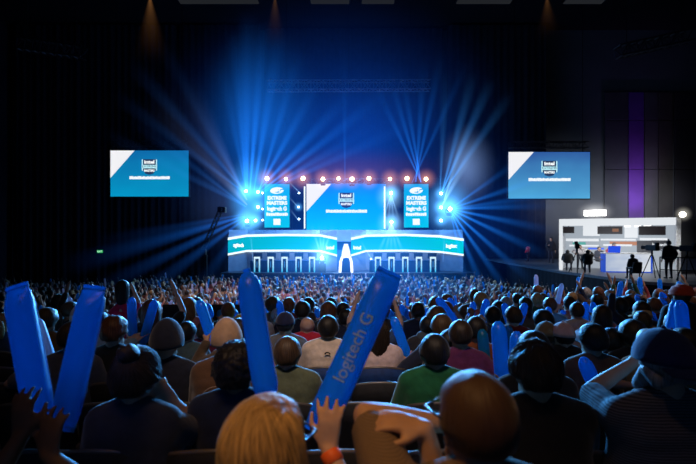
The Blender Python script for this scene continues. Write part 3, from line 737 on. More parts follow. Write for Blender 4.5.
# ---- hair, hats (in the head frame, +Y is the face)
def sm(a, b, x):
    t = min(1, max(0, (x - a) / (b - a))); return t * t * (3 - 2 * t)
THICK = {'short': .010, 'buzz': .003, 'curly': .030, 'long': .018, 'bun': .010, 'pony': .012, 'shaggy': .020}
def hair_point(n, kind, seed, o):
    base = V((n.x * .090, n.y * .1085 - .002, n.z * .1125 + .02))
    face = sm(.15, .42, n.y - max(0, n.z - .25) * 1.25)                   # 1 where the face is
    cut = kind != 'long'
    nape = sm(.0, .16, -.62 - n.z + .16) if cut else 0
    side = sm(.6, .95, abs(n.x)) * sm(-.1, -.35, n.z) if cut else 0
    m = (1 - face) * (1 - nape) * (1 - side * .9); t = THICK[kind] * m - .012 * (1 - m)
    if kind == 'curly': t += m * (mnoise.noise(n * 8 + o) * .012 + mnoise.noise(n * 19 + o) * .007)
    elif kind == 'shaggy': t += m * (mnoise.noise(n * 3 + o) * .008 + mnoise.noise(V((math.atan2(n.x, n.y) * 5, n.z * 3, seed))) * .005)
    else: t += m * mnoise.noise(V((math.atan2(n.x, n.y) * 4, n.z * 1.5, seed))) * .003
    p = base + n * t
    if kind == 'long' and n.z < .05 and face < .6:
        dwn = .05 - n.z; p.z -= dwn * .19; p.x *= 1 + .12 * dwn; p.y -= .012 * dwn
        p += V((n.x, n.y, 0)) * mnoise.noise(V((math.atan2(n.x, n.y) * 5, p.z * 5, seed))) * .007
    return p, m
def hair_mesh(kind, seed=0, sub=4):
    bm = bmesh.new(); bmesh.ops.create_icosphere(bm, subdivisions=sub, radius=1); o = V((seed * 3.1, seed * 1.7, 0))
    for v in bm.verts: v.co = hair_point(v.co.normalized(), kind, seed, o)[0]
    if kind in ('bun', 'pony'):
        r = bmesh.ops.create_icosphere(bm, subdivisions=3, radius=1)['verts']
        for v in r:
            n = v.co.copy()
            if kind == 'bun': v.co = V((n.x * .046, n.y * .040 - .070, n.z * .040 + .130)) * (1 + .03 * math.sin(n.x * 9 + n.z * 7))
            else: v.co = V((n.x * .03, n.y * .028 - .125 - .02 * n.z, n.z * .11 - .05))
    bm.normal_update(); me = bpy.data.meshes.new('hair_' + kind); bm.to_mesh(me); bm.free()
    me.polygons.foreach_set('use_smooth', [True] * len(me.polygons)); return me
def strands(o, J, kind, colour, n=1500, seed=0, hs=1.0, r=.0016, crown=(0, -.30, .95), sweep=.25, top=None):
    """locks lying on the hair from the crown outward: pattern of the hair, one mesh"""
    rg = random.Random(seed); mb = MB(); c = V(crown).normalized(); u = c.orthogonal().normalized(); w = c.cross(u); oo = V((seed % 3 * 3.1, seed % 3 * 1.7, 0))
    for _ in range(n):
        a = rg.uniform(0, 2 * math.pi); t0 = rg.uniform(.05, 1.5); t1 = min(2.75, t0 + rg.uniform(.5, 1.3)); pts = []; h = rg.uniform(.0, .005); cl = rg.uniform(-.5, .5)
        for k in range(9):
            t = t0 + (t1 - t0) * k / 8; aa = a + sweep * t + .16 * mnoise.noise(V((a * 2.2, t * 1.6, seed))) + .05 * cl * t
            d = (c * math.cos(t) + (u * math.cos(aa) + w * math.sin(aa)) * math.sin(t)).normalized(); p, m = hair_point(d, kind, seed % 3, oo)
            if m < .45: break
            pts.append(p + d * (h * math.sin(math.pi * min(1, .12 + k / 8)) + .0005))
        if len(pts) > 3: mb.tube(pts, [r * (.5 + math.sin(math.pi * (.15 + .8 * i / (len(pts) - 1)))) * .8 for i in range(len(pts))], 4)
    me = mb.mesh('hair_locks', hair_mat(colour), True); h = link('hair_locks', me); 
    for ch in o.children:
        if ch.name.startswith('hair') and not ch.name.startswith('hair_locks'): h.parent = ch; break
    else: h.parent = o; h.matrix_local = J['Mh'] @ Matrix.Diagonal((hs, hs, hs, 1))
    return h
def cap_mesh(kind, sub=4):
    bm = bmesh.new(); bmesh.ops.create_icosphere(bm, subdivisions=sub, radius=1)
    for v in bm.verts:
        n = v.co.normalized(); p = V((n.x * .100, n.y * .119 - .002, n.z * .122 + .022))
        lim = -.05 if kind != 'beanie' else -.30
        if n.z < lim: f = .55; p = V((n.x * .099 * f, n.y * .118 * f, lim * .122 + .022))
        if kind == 'beanie': p.z += .02 * max(0, n.z) ** 3; p *= 1.02 + .006 * math.sin(math.atan2(n.x, n.y) * 24)
        if kind == 'turban': p = V((p.x * 1.28, p.y * 1.2, p.z * 1.05)) * (1 + .035 * math.sin(n.z * 16 + n.x * 5))
        v.co = p
    if kind in ('cap', 'backcap'):
        sg = 1 if kind == 'cap' else -1; rows = []
        for j in range(4):
            for i in range(13):
                a = (i / 12 - .5) * 1.9; r = j / 3; x = math.sin(a) * .098; y = math.cos(a) * .112 + r * .075 * math.cos(a * .9)
                rows.append(bm.verts.new((x, sg * y, .020 - r * .018 - abs(math.sin(a)) * .010)))
        rb = [bm.verts.new(v.co + V((0, 0, .004))) for v in rows]
        for j in range(3):
            for i in range(12):
                q = [j * 13 + i, j * 13 + i + 1, (j + 1) * 13 + i + 1, (j + 1) * 13 + i]
                bm.faces.new([rows[k] for k in q]); bm.faces.new([rb[k] for k in q[::-1]])
        r = bmesh.ops.create_icosphere(bm, subdivisions=2, radius=.009)['verts']
        for v in r: v.co.z += .146
    bm.normal_update(); me = bpy.data.meshes.new(kind); bm.to_mesh(me); bm.free()
    me.polygons.foreach_set('use_smooth', [True] * len(me.polygons)); return me
HAIR = {}
def hair_of(kind, seed=0, sub=3):
    key = (kind, seed, sub)
    if key not in HAIR: HAIR[key] = cap_mesh(kind, sub) if kind in ('cap', 'backcap', 'beanie', 'turban') else hair_mesh(kind, seed, sub)
    return HAIR[key]

SKIN = {'fair': (.52, .31, .22), 'tan': (.40, .23, .15), 'olive': (.34, .19, .12), 'brown': (.19, .10, .06), 'dark': (.09, .05, .035)}
HCOL = {'black': (.010, .009, .010), 'dark brown': (.025, .015, .010), 'brown': (.06, .034, .018), 'auburn': (.12, .045, .02), 'blond': (.36, .23, .10), 'grey': (.25, .25, .26), 'stubble': (.060, .032, .022), 'ginger': (.22, .085, .03), 'white': (.5, .5, .5)}
def skin_mat(k): return mat('skin ' + k, SKIN[k], .55, var=.10, scale=14, bump=.08, spec=.35)
def hair_mat(k):
    nm = 'hair ' + k
    if nm in MATS: return MATS[nm]
    m = bpy.data.materials.new(nm); m.use_nodes = True; nt = m.node_tree; b = nt.nodes['Principled BSDF']; N = nt.nodes.new; L = nt.links.new
    b.inputs['Roughness'].default_value = .5; b.inputs['Specular IOR Level'].default_value = .30; b.inputs['Sheen Weight'].default_value = .12; b.inputs['Sheen Roughness'].default_value = .4
    tc = N('ShaderNodeTexCoord'); sp = N('ShaderNodeSeparateXYZ'); L(tc.outputs['Object'], sp.inputs[0])
    at = N('ShaderNodeMath'); at.operation = 'ARCTAN2'; L(sp.outputs[0], at.inputs[0]); L(sp.outputs[1], at.inputs[1])
    cb = N('ShaderNodeCombineXYZ'); L(at.outputs[0], cb.inputs[0]); L(sp.outputs[2], cb.inputs[1])
    mp = N('ShaderNodeMapping'); mp.inputs['Scale'].default_value = (16, 14, 1); L(cb.outputs[0], mp.inputs[0])
    nz = N('ShaderNodeTexNoise'); nz.inputs['Scale'].default_value = 1; nz.inputs['Detail'].default_value = 5; L(mp.outputs[0], nz.inputs['Vector'])
    rp = N('ShaderNodeValToRGB'); c = V(HCOL[k]); rp.color_ramp.elements[0].position = .32; rp.color_ramp.elements[1].position = .68
    lo, hi = (.85, 1.12) if k == 'stubble' else (.38, 1.55); rp.color_ramp.elements[0].color = (*(c * lo), 1); rp.color_ramp.elements[1].color = (*(c * hi), 1)
    L(nz.outputs['Fac'], rp.inputs['Fac']); L(rp.outputs[0], b.inputs['Base Color'])
    bp = N('ShaderNodeBump'); bp.inputs['Strength'].default_value = .6; bp.inputs['Distance'].default_value = .006; L(nz.outputs['Fac'], bp.inputs['Height']); L(bp.outputs[0], b.inputs['Normal'])
    MATS[nm] = m; return m
def cloth(name, c): return mat('cloth ' + name, c, .88, var=.14, scale=22, bump=.25, spec=.15, sheen=.25)
m_trou = cloth('dark denim', (.012, .015, .03)); m_shoe = mat('shoe', (.02, .02, .022), .6)

TEMPL = {}
def put_person(x, y, zf, head_z=None, stand=False, rz=0.0, skin='tan', shirt=('grey', (.1, .1, .1)), hair=('short', 'dark brown'), hat=None, long=False, vox=.016, label=None, cat='person', group=None, seed=0, s=1.0, key=None, hsub=3, hscale=1.0, slv=0.0, cut=1.0, **kw):
    """key: share the meshes of a pose already built"""
    if head_z is not None: kw['k'] = ((head_z - zf) / s - (.90 if stand else .55)) / .67
    if key is not None and key in TEMPL: J, bme, sme = TEMPL[key]
    else:
        J, skinc = skel(stand=stand, **kw)
        bme = grow('person', skinc, vox); sme = grow('shirt', shirt_caps(J, long, .017, slv, cut), max(vox, .012) * 1.25)
        for q in (None, None, None): bme.materials.append(q)
        sme.materials.append(None)
        if key is not None: TEMPL[key] = (J, bme, sme)
    o = link('person', bme, None, (x, y, zf), (0, 0, rz)); o.scale = (s, s, s)
    for i, m in enumerate((skin_mat(skin), m_trou, m_shoe)):
        o.material_slots[i].link = 'OBJECT'; o.material_slots[i].material = m
    sh = link('shirt', sme, o); sh.material_slots[0].link = 'OBJECT'; sh.material_slots[0].material = shirt if isinstance(shirt, bpy.types.Material) else cloth(*shirt)
    def on_head(nm, me, m):
        h = link(nm, me, o); f_ = hscale * (1.05 if nm in ('cap', 'beanie') else 1); h.matrix_local = J['Mh'] @ Matrix.Diagonal((f_, f_, f_, 1))
        if not len(me.materials): me.materials.append(None)
        h.material_slots[0].link = 'OBJECT'; h.material_slots[0].material = m; return h
    if hair: on_head('hair', hair_of(hair[0], seed % 3, hsub), hair_mat(hair[1]))
    if hat: on_head(hat[0] if hat[0] != 'backcap' else 'cap', hair_of(hat[0], 0, hsub), cloth(*hat[1]))
    if label: tag(o, label, cat, group)
    return o, J
# ================================================================== inflatable sticks
def stick_mat(name, col, tr=.6):
    m = bpy.data.materials.new(name); m.use_nodes = True; nt = m.node_tree; b = nt.nodes['Principled BSDF']
    b.inputs['Base Color'].default_value = (*col, 1); b.inputs['Roughness'].default_value = .32; b.inputs['Specular IOR Level'].default_value = .5
    t = nt.nodes.new('ShaderNodeBsdfTranslucent'); t.inputs[0].default_value = (*[min(1, c * 1.3) for c in col], 1)
    tc = nt.nodes.new('ShaderNodeTexCoord'); nz = nt.nodes.new('ShaderNodeTexNoise'); nz.inputs['Scale'].default_value = 9
    mp = nt.nodes.new('ShaderNodeMapping'); mp.inputs['Scale'].default_value = (1, 1, .3)
    nt.links.new(tc.outputs['Object'], mp.inputs[0]); nt.links.new(mp.outputs[0], nz.inputs['Vector'])
    bp = nt.nodes.new('ShaderNodeBump'); bp.inputs['Strength'].default_value = .35; bp.inputs['Distance'].default_value = .02
    nt.links.new(nz.outputs['Fac'], bp.inputs['Height']); nt.links.new(bp.outputs[0], b.inputs['Normal'])
    mx = nt.nodes.new('ShaderNodeMixShader'); mx.inputs[0].default_value = tr
    nt.links.new(b.outputs[0], mx.inputs[1]); nt.links.new(t.outputs[0], mx.inputs[2]); nt.links.new(mx.outputs[0], nt.nodes['Material Output'].inputs['Surface'])
    return m
ms_blue = stick_mat('blue film', (.007, .25, .52), .55); ms_white = stick_mat('white film', (.50, .45, .55), .5)
m_print = mat('silver print', (.22, .42, .70), .5, var=.05)
m_seam = mat('seam film', (.16, .40, .85), .3, var=.1)  # seam tinted lighter, carrying the bright highlight along the stick's edge
STK = {}
def stick_mesh(L, R, seg, m, seed=0, dome=True):
    key = (round(L, 2), round(R, 3), seg, m.name, seed, dome)
    if key in STK: return STK[key]
    vs = []; fs = []; zs = [0, .012, .03, .05, .075, .10]
    prof = [(.86, .05), (.88, .12), (.93, .5), (.97, .78), (.995, .95), (1, 1)]
    if dome: zs = [0, .010, .024, .042, .062, .085]; prof = [(.30, .06), (.52, .34), (.74, .62), (.90, .84), (.98, .96), (1, 1)]
    rows = [(z, a, b) for z, (a, b) in zip(zs, prof)]
    n = 8 if seg > 12 else 3
    rows += [(.10 + (L - .20) * i / n, 1, 1) for i in range(1, n)]
    rows += [(L - z, a, b) for z, (a, b) in reversed(list(zip(zs, prof)))]
    for z, a, b in rows:
        for k in range(seg):
            t = 2 * math.pi * k / seg; q = V((math.cos(t), math.sin(t), z * 9 + seed))
            wr = 1 + (.05 * mnoise.noise(q * 2.2) * (1 if (z < .1 or z > L - .1) else .35) if seg > 12 else 0)
            vs.append((R * a * math.cos(t) * wr, R * b * math.sin(t) * wr, z))
    for i in range(len(rows) - 1):
        for k in range(seg):
            k2 = (k + 1) % seg; fs.append((i * seg + k, i * seg + k2, (i + 1) * seg + k2, (i + 1) * seg + k))
    fs.append(tuple(range(seg))[::-1]); fs.append(tuple((len(rows) - 1) * seg + k for k in range(seg)))
    me = MB().add(vs, fs).mesh('inflatable_stick', m, True); STK[key] = me; return me
def stick(base, tip, R, label, group=None, m=None, hero=False, lettering=None, seed=0, roll=None, dome=True):
    base, tip = V(base), V(tip); L = (tip - base).length; m = m or ms_blue
    o = link('inflatable_stick', stick_mesh(L, R, 24 if hero else (12 if R > .03 else 8), m, seed, dome))
    M = align(base, tip); o.matrix_world = M
    if hero:
        for z0, z1 in ((-.012, .006), (L - .006, L + .014)): MB().box(-R * (.32 if dome else .87), R * (.32 if dome else .87), -.0022, .0022, z0, z1, bev=.001).build('end_seam', m, o)
        lp = M.inverted() @ V((0, 0, CZ)); th = math.atan2(lp.y, lp.x); rr = R * 1.012
        pts = [(rr * math.cos(th + 1.25), rr * math.sin(th + 1.25), z) for z in (.09, L * .3, L * .6, L - .09)]
        MB().tube(pts, .0016, 6).build('side_seam', m_seam, o)
        if lettering:
            body, size, zc = lettering; me = text_mesh('lettering', body, size, m_print, bold=.0006)
            bm = bmesh.new(); bm.from_mesh(me); bmesh.ops.triangulate(bm, faces=bm.faces)
            for _ in range(2): bmesh.ops.subdivide_edges(bm, edges=[e for e in bm.edges if e.calc_length() > .012], cuts=1)
            for v in bm.verts:
                a = th - (v.co.y / R) - .10; z = zc * L + v.co.x; v.co = V(((R + .0035) * math.cos(a), (R + .0035) * math.sin(a), z))
            # text reads upward along the tube: +x of the text is the tube axis, its up side turns toward -angle seen from outside
            bm.to_mesh(me); bm.free(); link('lettering', me, o)
    tag(o, label, 'inflatable stick', group); return o

# ================================================================== auditorium seats
m_seatc = mat('black upholstery', (.010, .010, .013), .75, var=.3, scale=18, bump=.2)
m_seatblue = mat('blue upholstery', (.006, .035, .16), .7, var=.2, scale=18, bump=.2)
m_edge = mat('seat edge trim', (.10, .085, .075), .35, var=.15, spec=.6)
def chair_proto(up):
    e = empty('auditorium_seat'); n = 9
    def shell(y0, y1, z0, z1, half, name, m, th=.05):
        vs = []; fs = []
        for side in (0, 1):
            for j in range(6):
                t = j / 5; z = z0 + (z1 - z0) * t; y = y0 + (y1 - y0) * t
                for i in range(n):
                    q = i / (n - 1) * 2 - 1; hw = half * (1 - .10 * max(0, t - .8) * 5 * abs(q) * .4)
                    drop = .035 * q * q if j == 5 else 0
                    vs.append(V((q * hw, y + .045 * q * q + (th if side else 0) - .01, z - drop)))
        N = 6 * n
        for j in range(5):
            for i in range(n - 1):
                a = j * n + i; fs.append((a, a + 1, a + n + 1, a + n)); fs.append((N + a + 1, N + a, N + a + n, N + a + n + 1))
        for i in range(n - 1):
            fs.append((5 * n + i, 5 * n + i + 1, N + 5 * n + i + 1, N + 5 * n + i)); fs.append((i + 1, i, N + i, N + i + 1))
        for j in range(5):
            fs.append((j * n, (j + 1) * n, N + (j + 1) * n, N + j * n)); fs.append((j * n + n - 1, N + j * n + n - 1, N + (j + 1) * n + n - 1, (j + 1) * n + n - 1))
        return MB().add(vs, fs).build(name, m, e, True), [vs[5 * n + i] + V((0, th / 2, .004)) for i in range(n)]
    b, top = shell(-.25, -.33, .32, .93, .235, 'backrest', up)
    MB().tube(top, .012, 8).build('edge_trim', m_edge, e, True)
    MB().box(-.22, .22, -.20, .24, .33, .41, bev=.03).build('seat', up, e, True)
    for s in (-1, 1):
        MB().box(s * .25 - .022, s * .25 + .022, -.24, .16, .60, .635, bev=.012).build('armrest', m_edge, e, True)
        MB().box(s * .25 - .018, s * .25 + .018, -.06, .02, 0, .60, bev=.008).build('leg', m_blk, e)
    return e
CH = [None, None]
def chair(x, y, z, label, group=None, blue=False):
    i = int(blue)
    if CH[i] is None: CH[i] = o = chair_proto(m_seatblue if blue else m_seatc)
    else: o = copy_tree(CH[i])
    o.location = (x, y, z); tag(o, label, 'seat', group); return o
# ================================================================== near spectators, one by one
PLACED = []                       # (x, y, half width) already taken
def hero(hx, hy, d, label, skin='tan', shirt=('grey', (.1, .1, .1)), hair=('short', 'dark brown'), hat=None, long=False, vox=.013, stand=False, aR=None, aL=None, **kw):
    h = P(hx, hy, d); zf = floor_z(d, h.x)
    loc = lambda t: None if t is None else V(t) - V((h.x, d, zf))
    PLACED.append((h.x, d, .25))
    return put_person(h.x, d, zf, h.z, stand, 0, skin, shirt, hair, hat, long, vox, label, 'person', 'spectators near the camera', seed=int(hx), hsub=kw.pop('hsub', 4), aR=loc(aR), aL=loc(aL), **kw)
BLACKT, NAVYT, GREYT = ('black', (.012, .012, .014)), ('navy', (.012, .018, .045)), ('grey', (.10, .10, .11))

# blonde woman, both hands raised with a stick each
R1 = .056; b1, t1 = P(318, 430, 1.62), P(389, 274, 1.78)
ax1 = (t1 - b1).normalized()
s1 = stick(b1, t1, R1, 'large blue inflatable stick with silver lettering, held up by the hand with the orange wristband', hero=True, lettering=('logitech G', .062, .50), dome=False)
def palm_up(W, f, s): return hand_relaxed(W, (.06 * s, .10, 1), (-.1, -1, .15), s, .40, 1.0, .20)
b2, t2 = P(268, 403, 1.72), P(247, 272, 1.84)
s2 = stick(b2, t2, .047, 'blue inflatable stick standing upright right behind the blond head', hero=True, seed=2)
wA = b1 + ax1 * .06 + V((.012, -R1 - .028, -.085))
hA, JA = hero(267, 460, 1.2, 'blond person seen from behind raising two blue sticks, orange band on the wrist', 'fair', BLACKT, ('long', 'blond'), vox=.008, hsub=6, hscale=1.03, aR=wA, aL=b2 + V((-.02, -R1 - .035, -.13)), hR=palm_up, hL=palm_up, pR=(.5, -.1, -.8), yaw=-.55, roll=-.10, pitch=-.12)
strands(hA, JA, 'long', 'blond', 3000, 266, 1.03, .0019, crown=(.55, .25, .8), sweep=.55)
W, E = JA['WR'], JA['ER']; q = (W - E).normalized()
MB().tube([W - q * .050, W - q * .047, W - q * .012, W - q * .009], [.031, .0345, .0335, .030], 24).build('wristband', mat('orange silicone', (.75, .12, .02), .5, var=.05), hA, True)
def glasses(o, J, col):
    e = o; Mh = J['Mh']; mb = MB()
    for s in (-1, 1):
        mb.tube([Mh @ V((s * .095, -.01, .035)), Mh @ V((s * .098, .03, .034)), Mh @ V((s * .088, .105, .030)), Mh @ V((s * .062, .118, .030))], .0035, 8)
        mb.tube([Mh @ V((s * .035 + .026 * math.cos(a), .116, .022 + .02 * math.sin(a))) for a in [i * math.pi / 8 for i in range(17)]], .0025, 6)
    mb.tube([Mh @ V((-.01, .118, .028)), Mh @ V((.01, .118, .028))], .0025, 6)
    mb.build('glasses_frame', mat('dark glasses frame', (.015, .015, .02), .3), e, True)
glasses(hA, JA, 0)

# bald man with crossed, raised arms
m_strp = None
def stripe_mat(name, c0, c1, scale, axis='Z'):
    m = bpy.data.materials.new(name); m.use_nodes = True; nt = m.node_tree; b = nt.nodes['Principled BSDF']; b.inputs['Roughness'].default_value = .88
    tc = nt.nodes.new('ShaderNodeTexCoord'); w = nt.nodes.new('ShaderNodeTexWave'); w.bands_direction = axis; w.inputs['Scale'].default_value = scale; w.inputs['Distortion'].default_value = 1.2; w.inputs['Detail'].default_value = 1
    r = nt.nodes.new('ShaderNodeValToRGB'); r.color_ramp.elements[0].color = (*c0, 1); r.color_ramp.elements[1].color = (*c1, 1); r.color_ramp.elements[0].position = .35; r.color_ramp.elements[1].position = .65
    nt.links.new(tc.outputs['Object'], w.inputs['Vector']); nt.links.new(w.outputs['Fac'], r.inputs[0]); nt.links.new(r.outputs[0], b.inputs['Base Color'])
    bp = nt.nodes.new('ShaderNodeBump'); bp.inputs['Strength'].default_value = .25; nz = nt.nodes.new('ShaderNodeTexNoise'); nz.inputs['Scale'].default_value = 14
    nt.links.new(tc.outputs['Object'], nz.inputs['Vector']); nt.links.new(nz.outputs['Fac'], bp.inputs['Height']); bp.inputs['Distance'].default_value = .03; nt.links.new(bp.outputs[0], b.inputs['Normal']); return m
def hand_on_sleeve(W, f, s): return hand_relaxed(W, (-1, .08, .22), (.25, -.35, 1), s, .45, 1.0, .10)
hB, JB = hero(478, 431, 1.16, 'bald man in glasses and brown striped shirt with one arm raised across, filling the front', 'tan', stripe_mat('brown striped shirt', (.11, .07, .045), (.15, .098, .066), 60), ('buzz', 'stubble'), vox=.008, slv=.016, cut=1.0, fat=1.2, hscale=1.06, aL=P(446, 424, 1.42), pL=(-1, .25, .38), aR=P(425, 429, 1.30), hR=hand_on_sleeve, pR=(.6, -.3, -.8), yaw=.32, sh=.19)
glasses(hB, JB, 0)
hC, _ = hero(236, 374, 2.3, 'person with curly black hair in a dark top, in front of the upright blue stick', 'brown', NAVYT, ('curly', 'black'), hsub=5)
hD, _ = hero(287, 357, 3.25, 'man with short brown hair in an olive t-shirt, one hand raised beside his face', 'fair', ('olive', (.10, .12, .075)), ('short', 'brown'), aR=P(307, 384, 3.35), hR='open', pR=(.8, 0, -1))
hE, JE = hero(328, 331, 4.5, 'man with short dark hair in a cream jersey with a small dark neck emblem', 'tan', ('cream', (.62, .52, .45)), ('short', 'black'), s=1.06)
hF, JF = hero(378, 335, 4.5, 'person with long dark hair in a pale pink shirt on a blue seat', 'fair', ('pale pink', (.60, .48, .50)), ('long', 'dark brown'))
strands(hF, JF, 'long', 'dark brown', 700, 378, 1.0, .003)
hG, JG = hero(435, 356, 3.1, 'man with short dark hair in a dark green t-shirt, ahead of the bald man', 'tan', ('green', (.015, .12, .05)), ('short', 'black'), s=1.03)
hH, JH = hero(537, 376, 2.05, 'broad person with dark brown hair in a black jacket beside the bald man', 'olive', ('dark jacket', (.016, .014, .013)), ('shaggy', 'dark brown'), long=True, fat=1.15, sh=.20, hsub=5)
strands(hH, JH, 'shaggy', 'dark brown', 1500, 537, 1.0, .0018)
hI, JI = hero(667, 367, 1.95, 'grey-haired man in backward dark blue cap and striped shirt, arm raised to his face', 'fair', stripe_mat('grey striped shirt', (.04, .035, .045), (.16, .14, .15), 30), ('short', 'grey'), ('backcap', ('dark blue cap', (.012, .02, .09))), aL=P(634, 362, 2.2), hL='fist', pL=(-.9, .2, -.7), hscale=1.06, fat=1.2, sh=.2, yaw=.2)
bd = []
for s_ in (-1, 1): bd += [(0, JI['Mh'] @ V((s_ * .082, .005, -.01)), .026, JI['Mh'] @ V((s_ * .072, .045, -.085)), .034), (0, JI['Mh'] @ V((s_ * .072, .045, -.085)), .034, JI['Mh'] @ V((0, .085, -.115)), .036)]
bd += [(0, JI['Mh'] @ V((-.08, -.05, -.04)), .03, JI['Mh'] @ V((.08, -.05, -.04)), .03), (0, JI['Mh'] @ V((-.085, -.01, -.01)), .03, JI['Mh'] @ V((-.08, -.05, -.05)), .03)]
bm_ = grow('beard', bd, .006, 3); bm_.materials.append(hair_mat('grey')); link('beard', bm_, hI)
hJ, JJ = hero(134, 382, 2.1, 'woman with dark hair tied in a top bun, one bare forearm raised to her chin', 'tan', ('patterned dark top', (.03, .035, .05)), ('bun', 'dark brown'), aR=P(172, 400, 2.24), hR='fist', pR=(.55, -.1, -1), sh=.15, hsub=5, hscale=1.08)
strands(hJ, JJ, 'bun', 'dark brown', 1300, 134, 1.08, .0018, crown=(0, -.5, .85))
hM, _ = hero(113, 334, 3.8, 'person with auburn hair in a black top behind the woman with the bun', 'fair', BLACKT, ('shaggy', 'auburn'))
hN, _ = hero(166, 345, 3.4, 'person in a dark navy hooded top with the hood pulled up', 'tan', ('hood navy', (.014, .016, .03)), None, ('beanie', ('hood navy', (.014, .016, .03))), long=True, hscale=1.12)
hO, JO = hero(226, 343, 3.2, 'person in a tan knit cap and brown jacket with a round back emblem', 'tan', ('brown jacket', (.11, .055, .03)), None, ('beanie', ('tan knit', (.42, .27, .17))), long=True, fat=1.1)
# round emblem with an initial on the back of the brown jacket
ring = MB(); ring.tube([(.10 * math.cos(a), 0, .10 * math.sin(a)) for a in [i * math.pi / 16 for i in range(33)]], .004, 6)
m_emb = mat('jacket print', (.32, .22, .16), .8, var=.1)
bz = JO['SR'].z - .12; by = -.178
o = ring.build('jacket_emblem', m_emb, hO, True, (-.02, by, bz))
text('emblem_letter', 'T', .075, m_emb, o, (-.05, -.003, -.01), ext=.001); text('emblem_letter', 'Br', .05, m_emb, o, (.02, -.003, -.02), ext=.001)
mb = MB(); mb.tube([(.022 * math.cos(a), 0, .016 * math.sin(a)) for a in [i * math.pi / 8 for i in range(9)]], .006, 6); mb.build('neck_emblem', mat('black print', (.01, .01, .012), .7), hE, True, (0, -.125, JE['SR'].z + .005))
text('neck_print', 'OK', .025, mat('grey print', (.25, .4, .35), .7), hG, (0, -.128, JG['SR'].z - .01)) if False else None
MID = [
 (285, 326, 4.9, 'man in a dark navy cap behind the olive t-shirt man', 'tan', GREYT, ('short', 'black'), ('cap', ('navy cap', (.012, .016, .05)))),
 (277, 318, 6.4, 'older man with thin grey hair behind the dark navy cap', 'fair', ('stone', (.25, .22, .18)), ('buzz', 'grey'), None),
 (307, 327, 5.6, 'bald pink-headed man in a bright red collar beside the cream jersey', 'fair', ('bright red', (.45, .02, .04)), None, None),
 (346, 320, 5.9, 'dark-haired person just beyond the cream jersey man, by the lettered stick', 'tan', NAVYT, ('short', 'black'), None),
 (428, 328, 5.2, 'man with cropped dark hair in a charcoal shirt beyond the green t-shirt', 'olive', ('charcoal', (.03, .03, .035)), ('buzz', 'black'), None),
 (462, 335, 5.0, 'person with ginger hair in a maroon shirt beyond the bald man', 'fair', ('maroon', (.16, .02, .03)), ('shaggy', 'ginger'), None),
 (450, 346, 4.0, 'person with smooth black hair half hidden behind the green t-shirt man', 'tan', BLACKT, ('short', 'black'), None),
 (547, 337, 4.5, 'man in a khaki camouflage cap turned toward the stage', 'tan', ('teal', (.02, .10, .12)), ('short', 'brown'), ('cap', ('camo cap', (.22, .16, .09)))),
 (564, 338, 4.4, 'person in a pinkish white cap with black hair under it', 'fair', BLACKT, ('short', 'black'), ('cap', ('pink white cap', (.62, .42, .42)))),
 (594, 343, 3.6, 'dark-haired man in a brown plaid shirt holding two blue sticks low', 'tan', ('plaid', (.09, .06, .045)), ('shaggy', 'black'), None),
 (612, 344, 4.1, 'dark-haired person next to the plaid shirt man', 'olive', NAVYT, ('short', 'black'), None),
 (634, 338, 4.0, 'person with a round dark head behind the backward cap man', 'tan', BLACKT, ('curly', 'dark brown'), None),
 (650, 343, 3.7, 'bald tan-headed man right behind the backward cap', 'tan', ('sand', (.30, .22, .13)), None, None),
 (643, 318, 6.0, 'man in a yellow tan cap and tan jacket near the broadcast platform', 'tan', ('tan jacket', (.34, .22, .10)), ('short', 'brown'), ('cap', ('yellow tan cap', (.50, .33, .14)))),
 (603, 316, 6.4, 'person in a glowing coral pink scarf and shirt', 'fair', ('coral', (.62, .22, .18)), ('short', 'dark brown'), None),
 (240, 328, 5.8, 'person in a bright yellow knit cap behind the tan knit cap', 'tan', GREYT, None, ('beanie', ('yellow knit', (.65, .42, .03)))),
 (247, 338, 4.6, 'person in a scarlet top squeezed beside the upright blue stick', 'fair', ('scarlet', (.5, .03, .03)), ('short', 'brown'), None),
 (46, 322, 4.8, 'person with light brown hair in an ochre top between the dark front sticks', 'fair', ('ochre', (.16, .10, .04)), ('shaggy', 'brown'), None),
 (80, 318, 5.2, 'pale-faced person with a white headscarf between the tall front sticks', 'fair', ('white', (.5, .48, .5)), ('long', 'white'), None),
 (186, 335, 4.8, 'person with dark hair in a teal grey top beside the dark hood', 'fair', ('teal grey', (.08, .13, .14)), ('short', 'black'), None),
 (205, 333, 5.2, 'person in a burgundy sweater under the slanting blue stick', 'tan', ('burgundy', (.12, .015, .04)), ('short', 'brown'), None),
]
for hx, hy, d, lab, sk, sh, ha, hat in MID:
    hero(hx, hy, d, lab, sk, sh, ha, hat, vox=.018, hsub=3, pR=None, yaw=rng.uniform(-.3, .3), hR='mitt', hL='mitt')
hero(122, 289, 7.6, 'standing woman in a magenta pink top with long black hair', 'fair', ('magenta', (.50, .02, .10)), ('long', 'black'), vox=.018, stand=True, aR=P(134, 291, 7.9), hR='mitt', hL='mitt')
hero(683, 297, 5.4, 'standing person in a large orange red wrapped headscarf', 'brown', BLACKT, None, ('turban', ('orange red wrap', (.48, .06, .02))), vox=.018, stand=True, hR='mitt', hL='mitt')

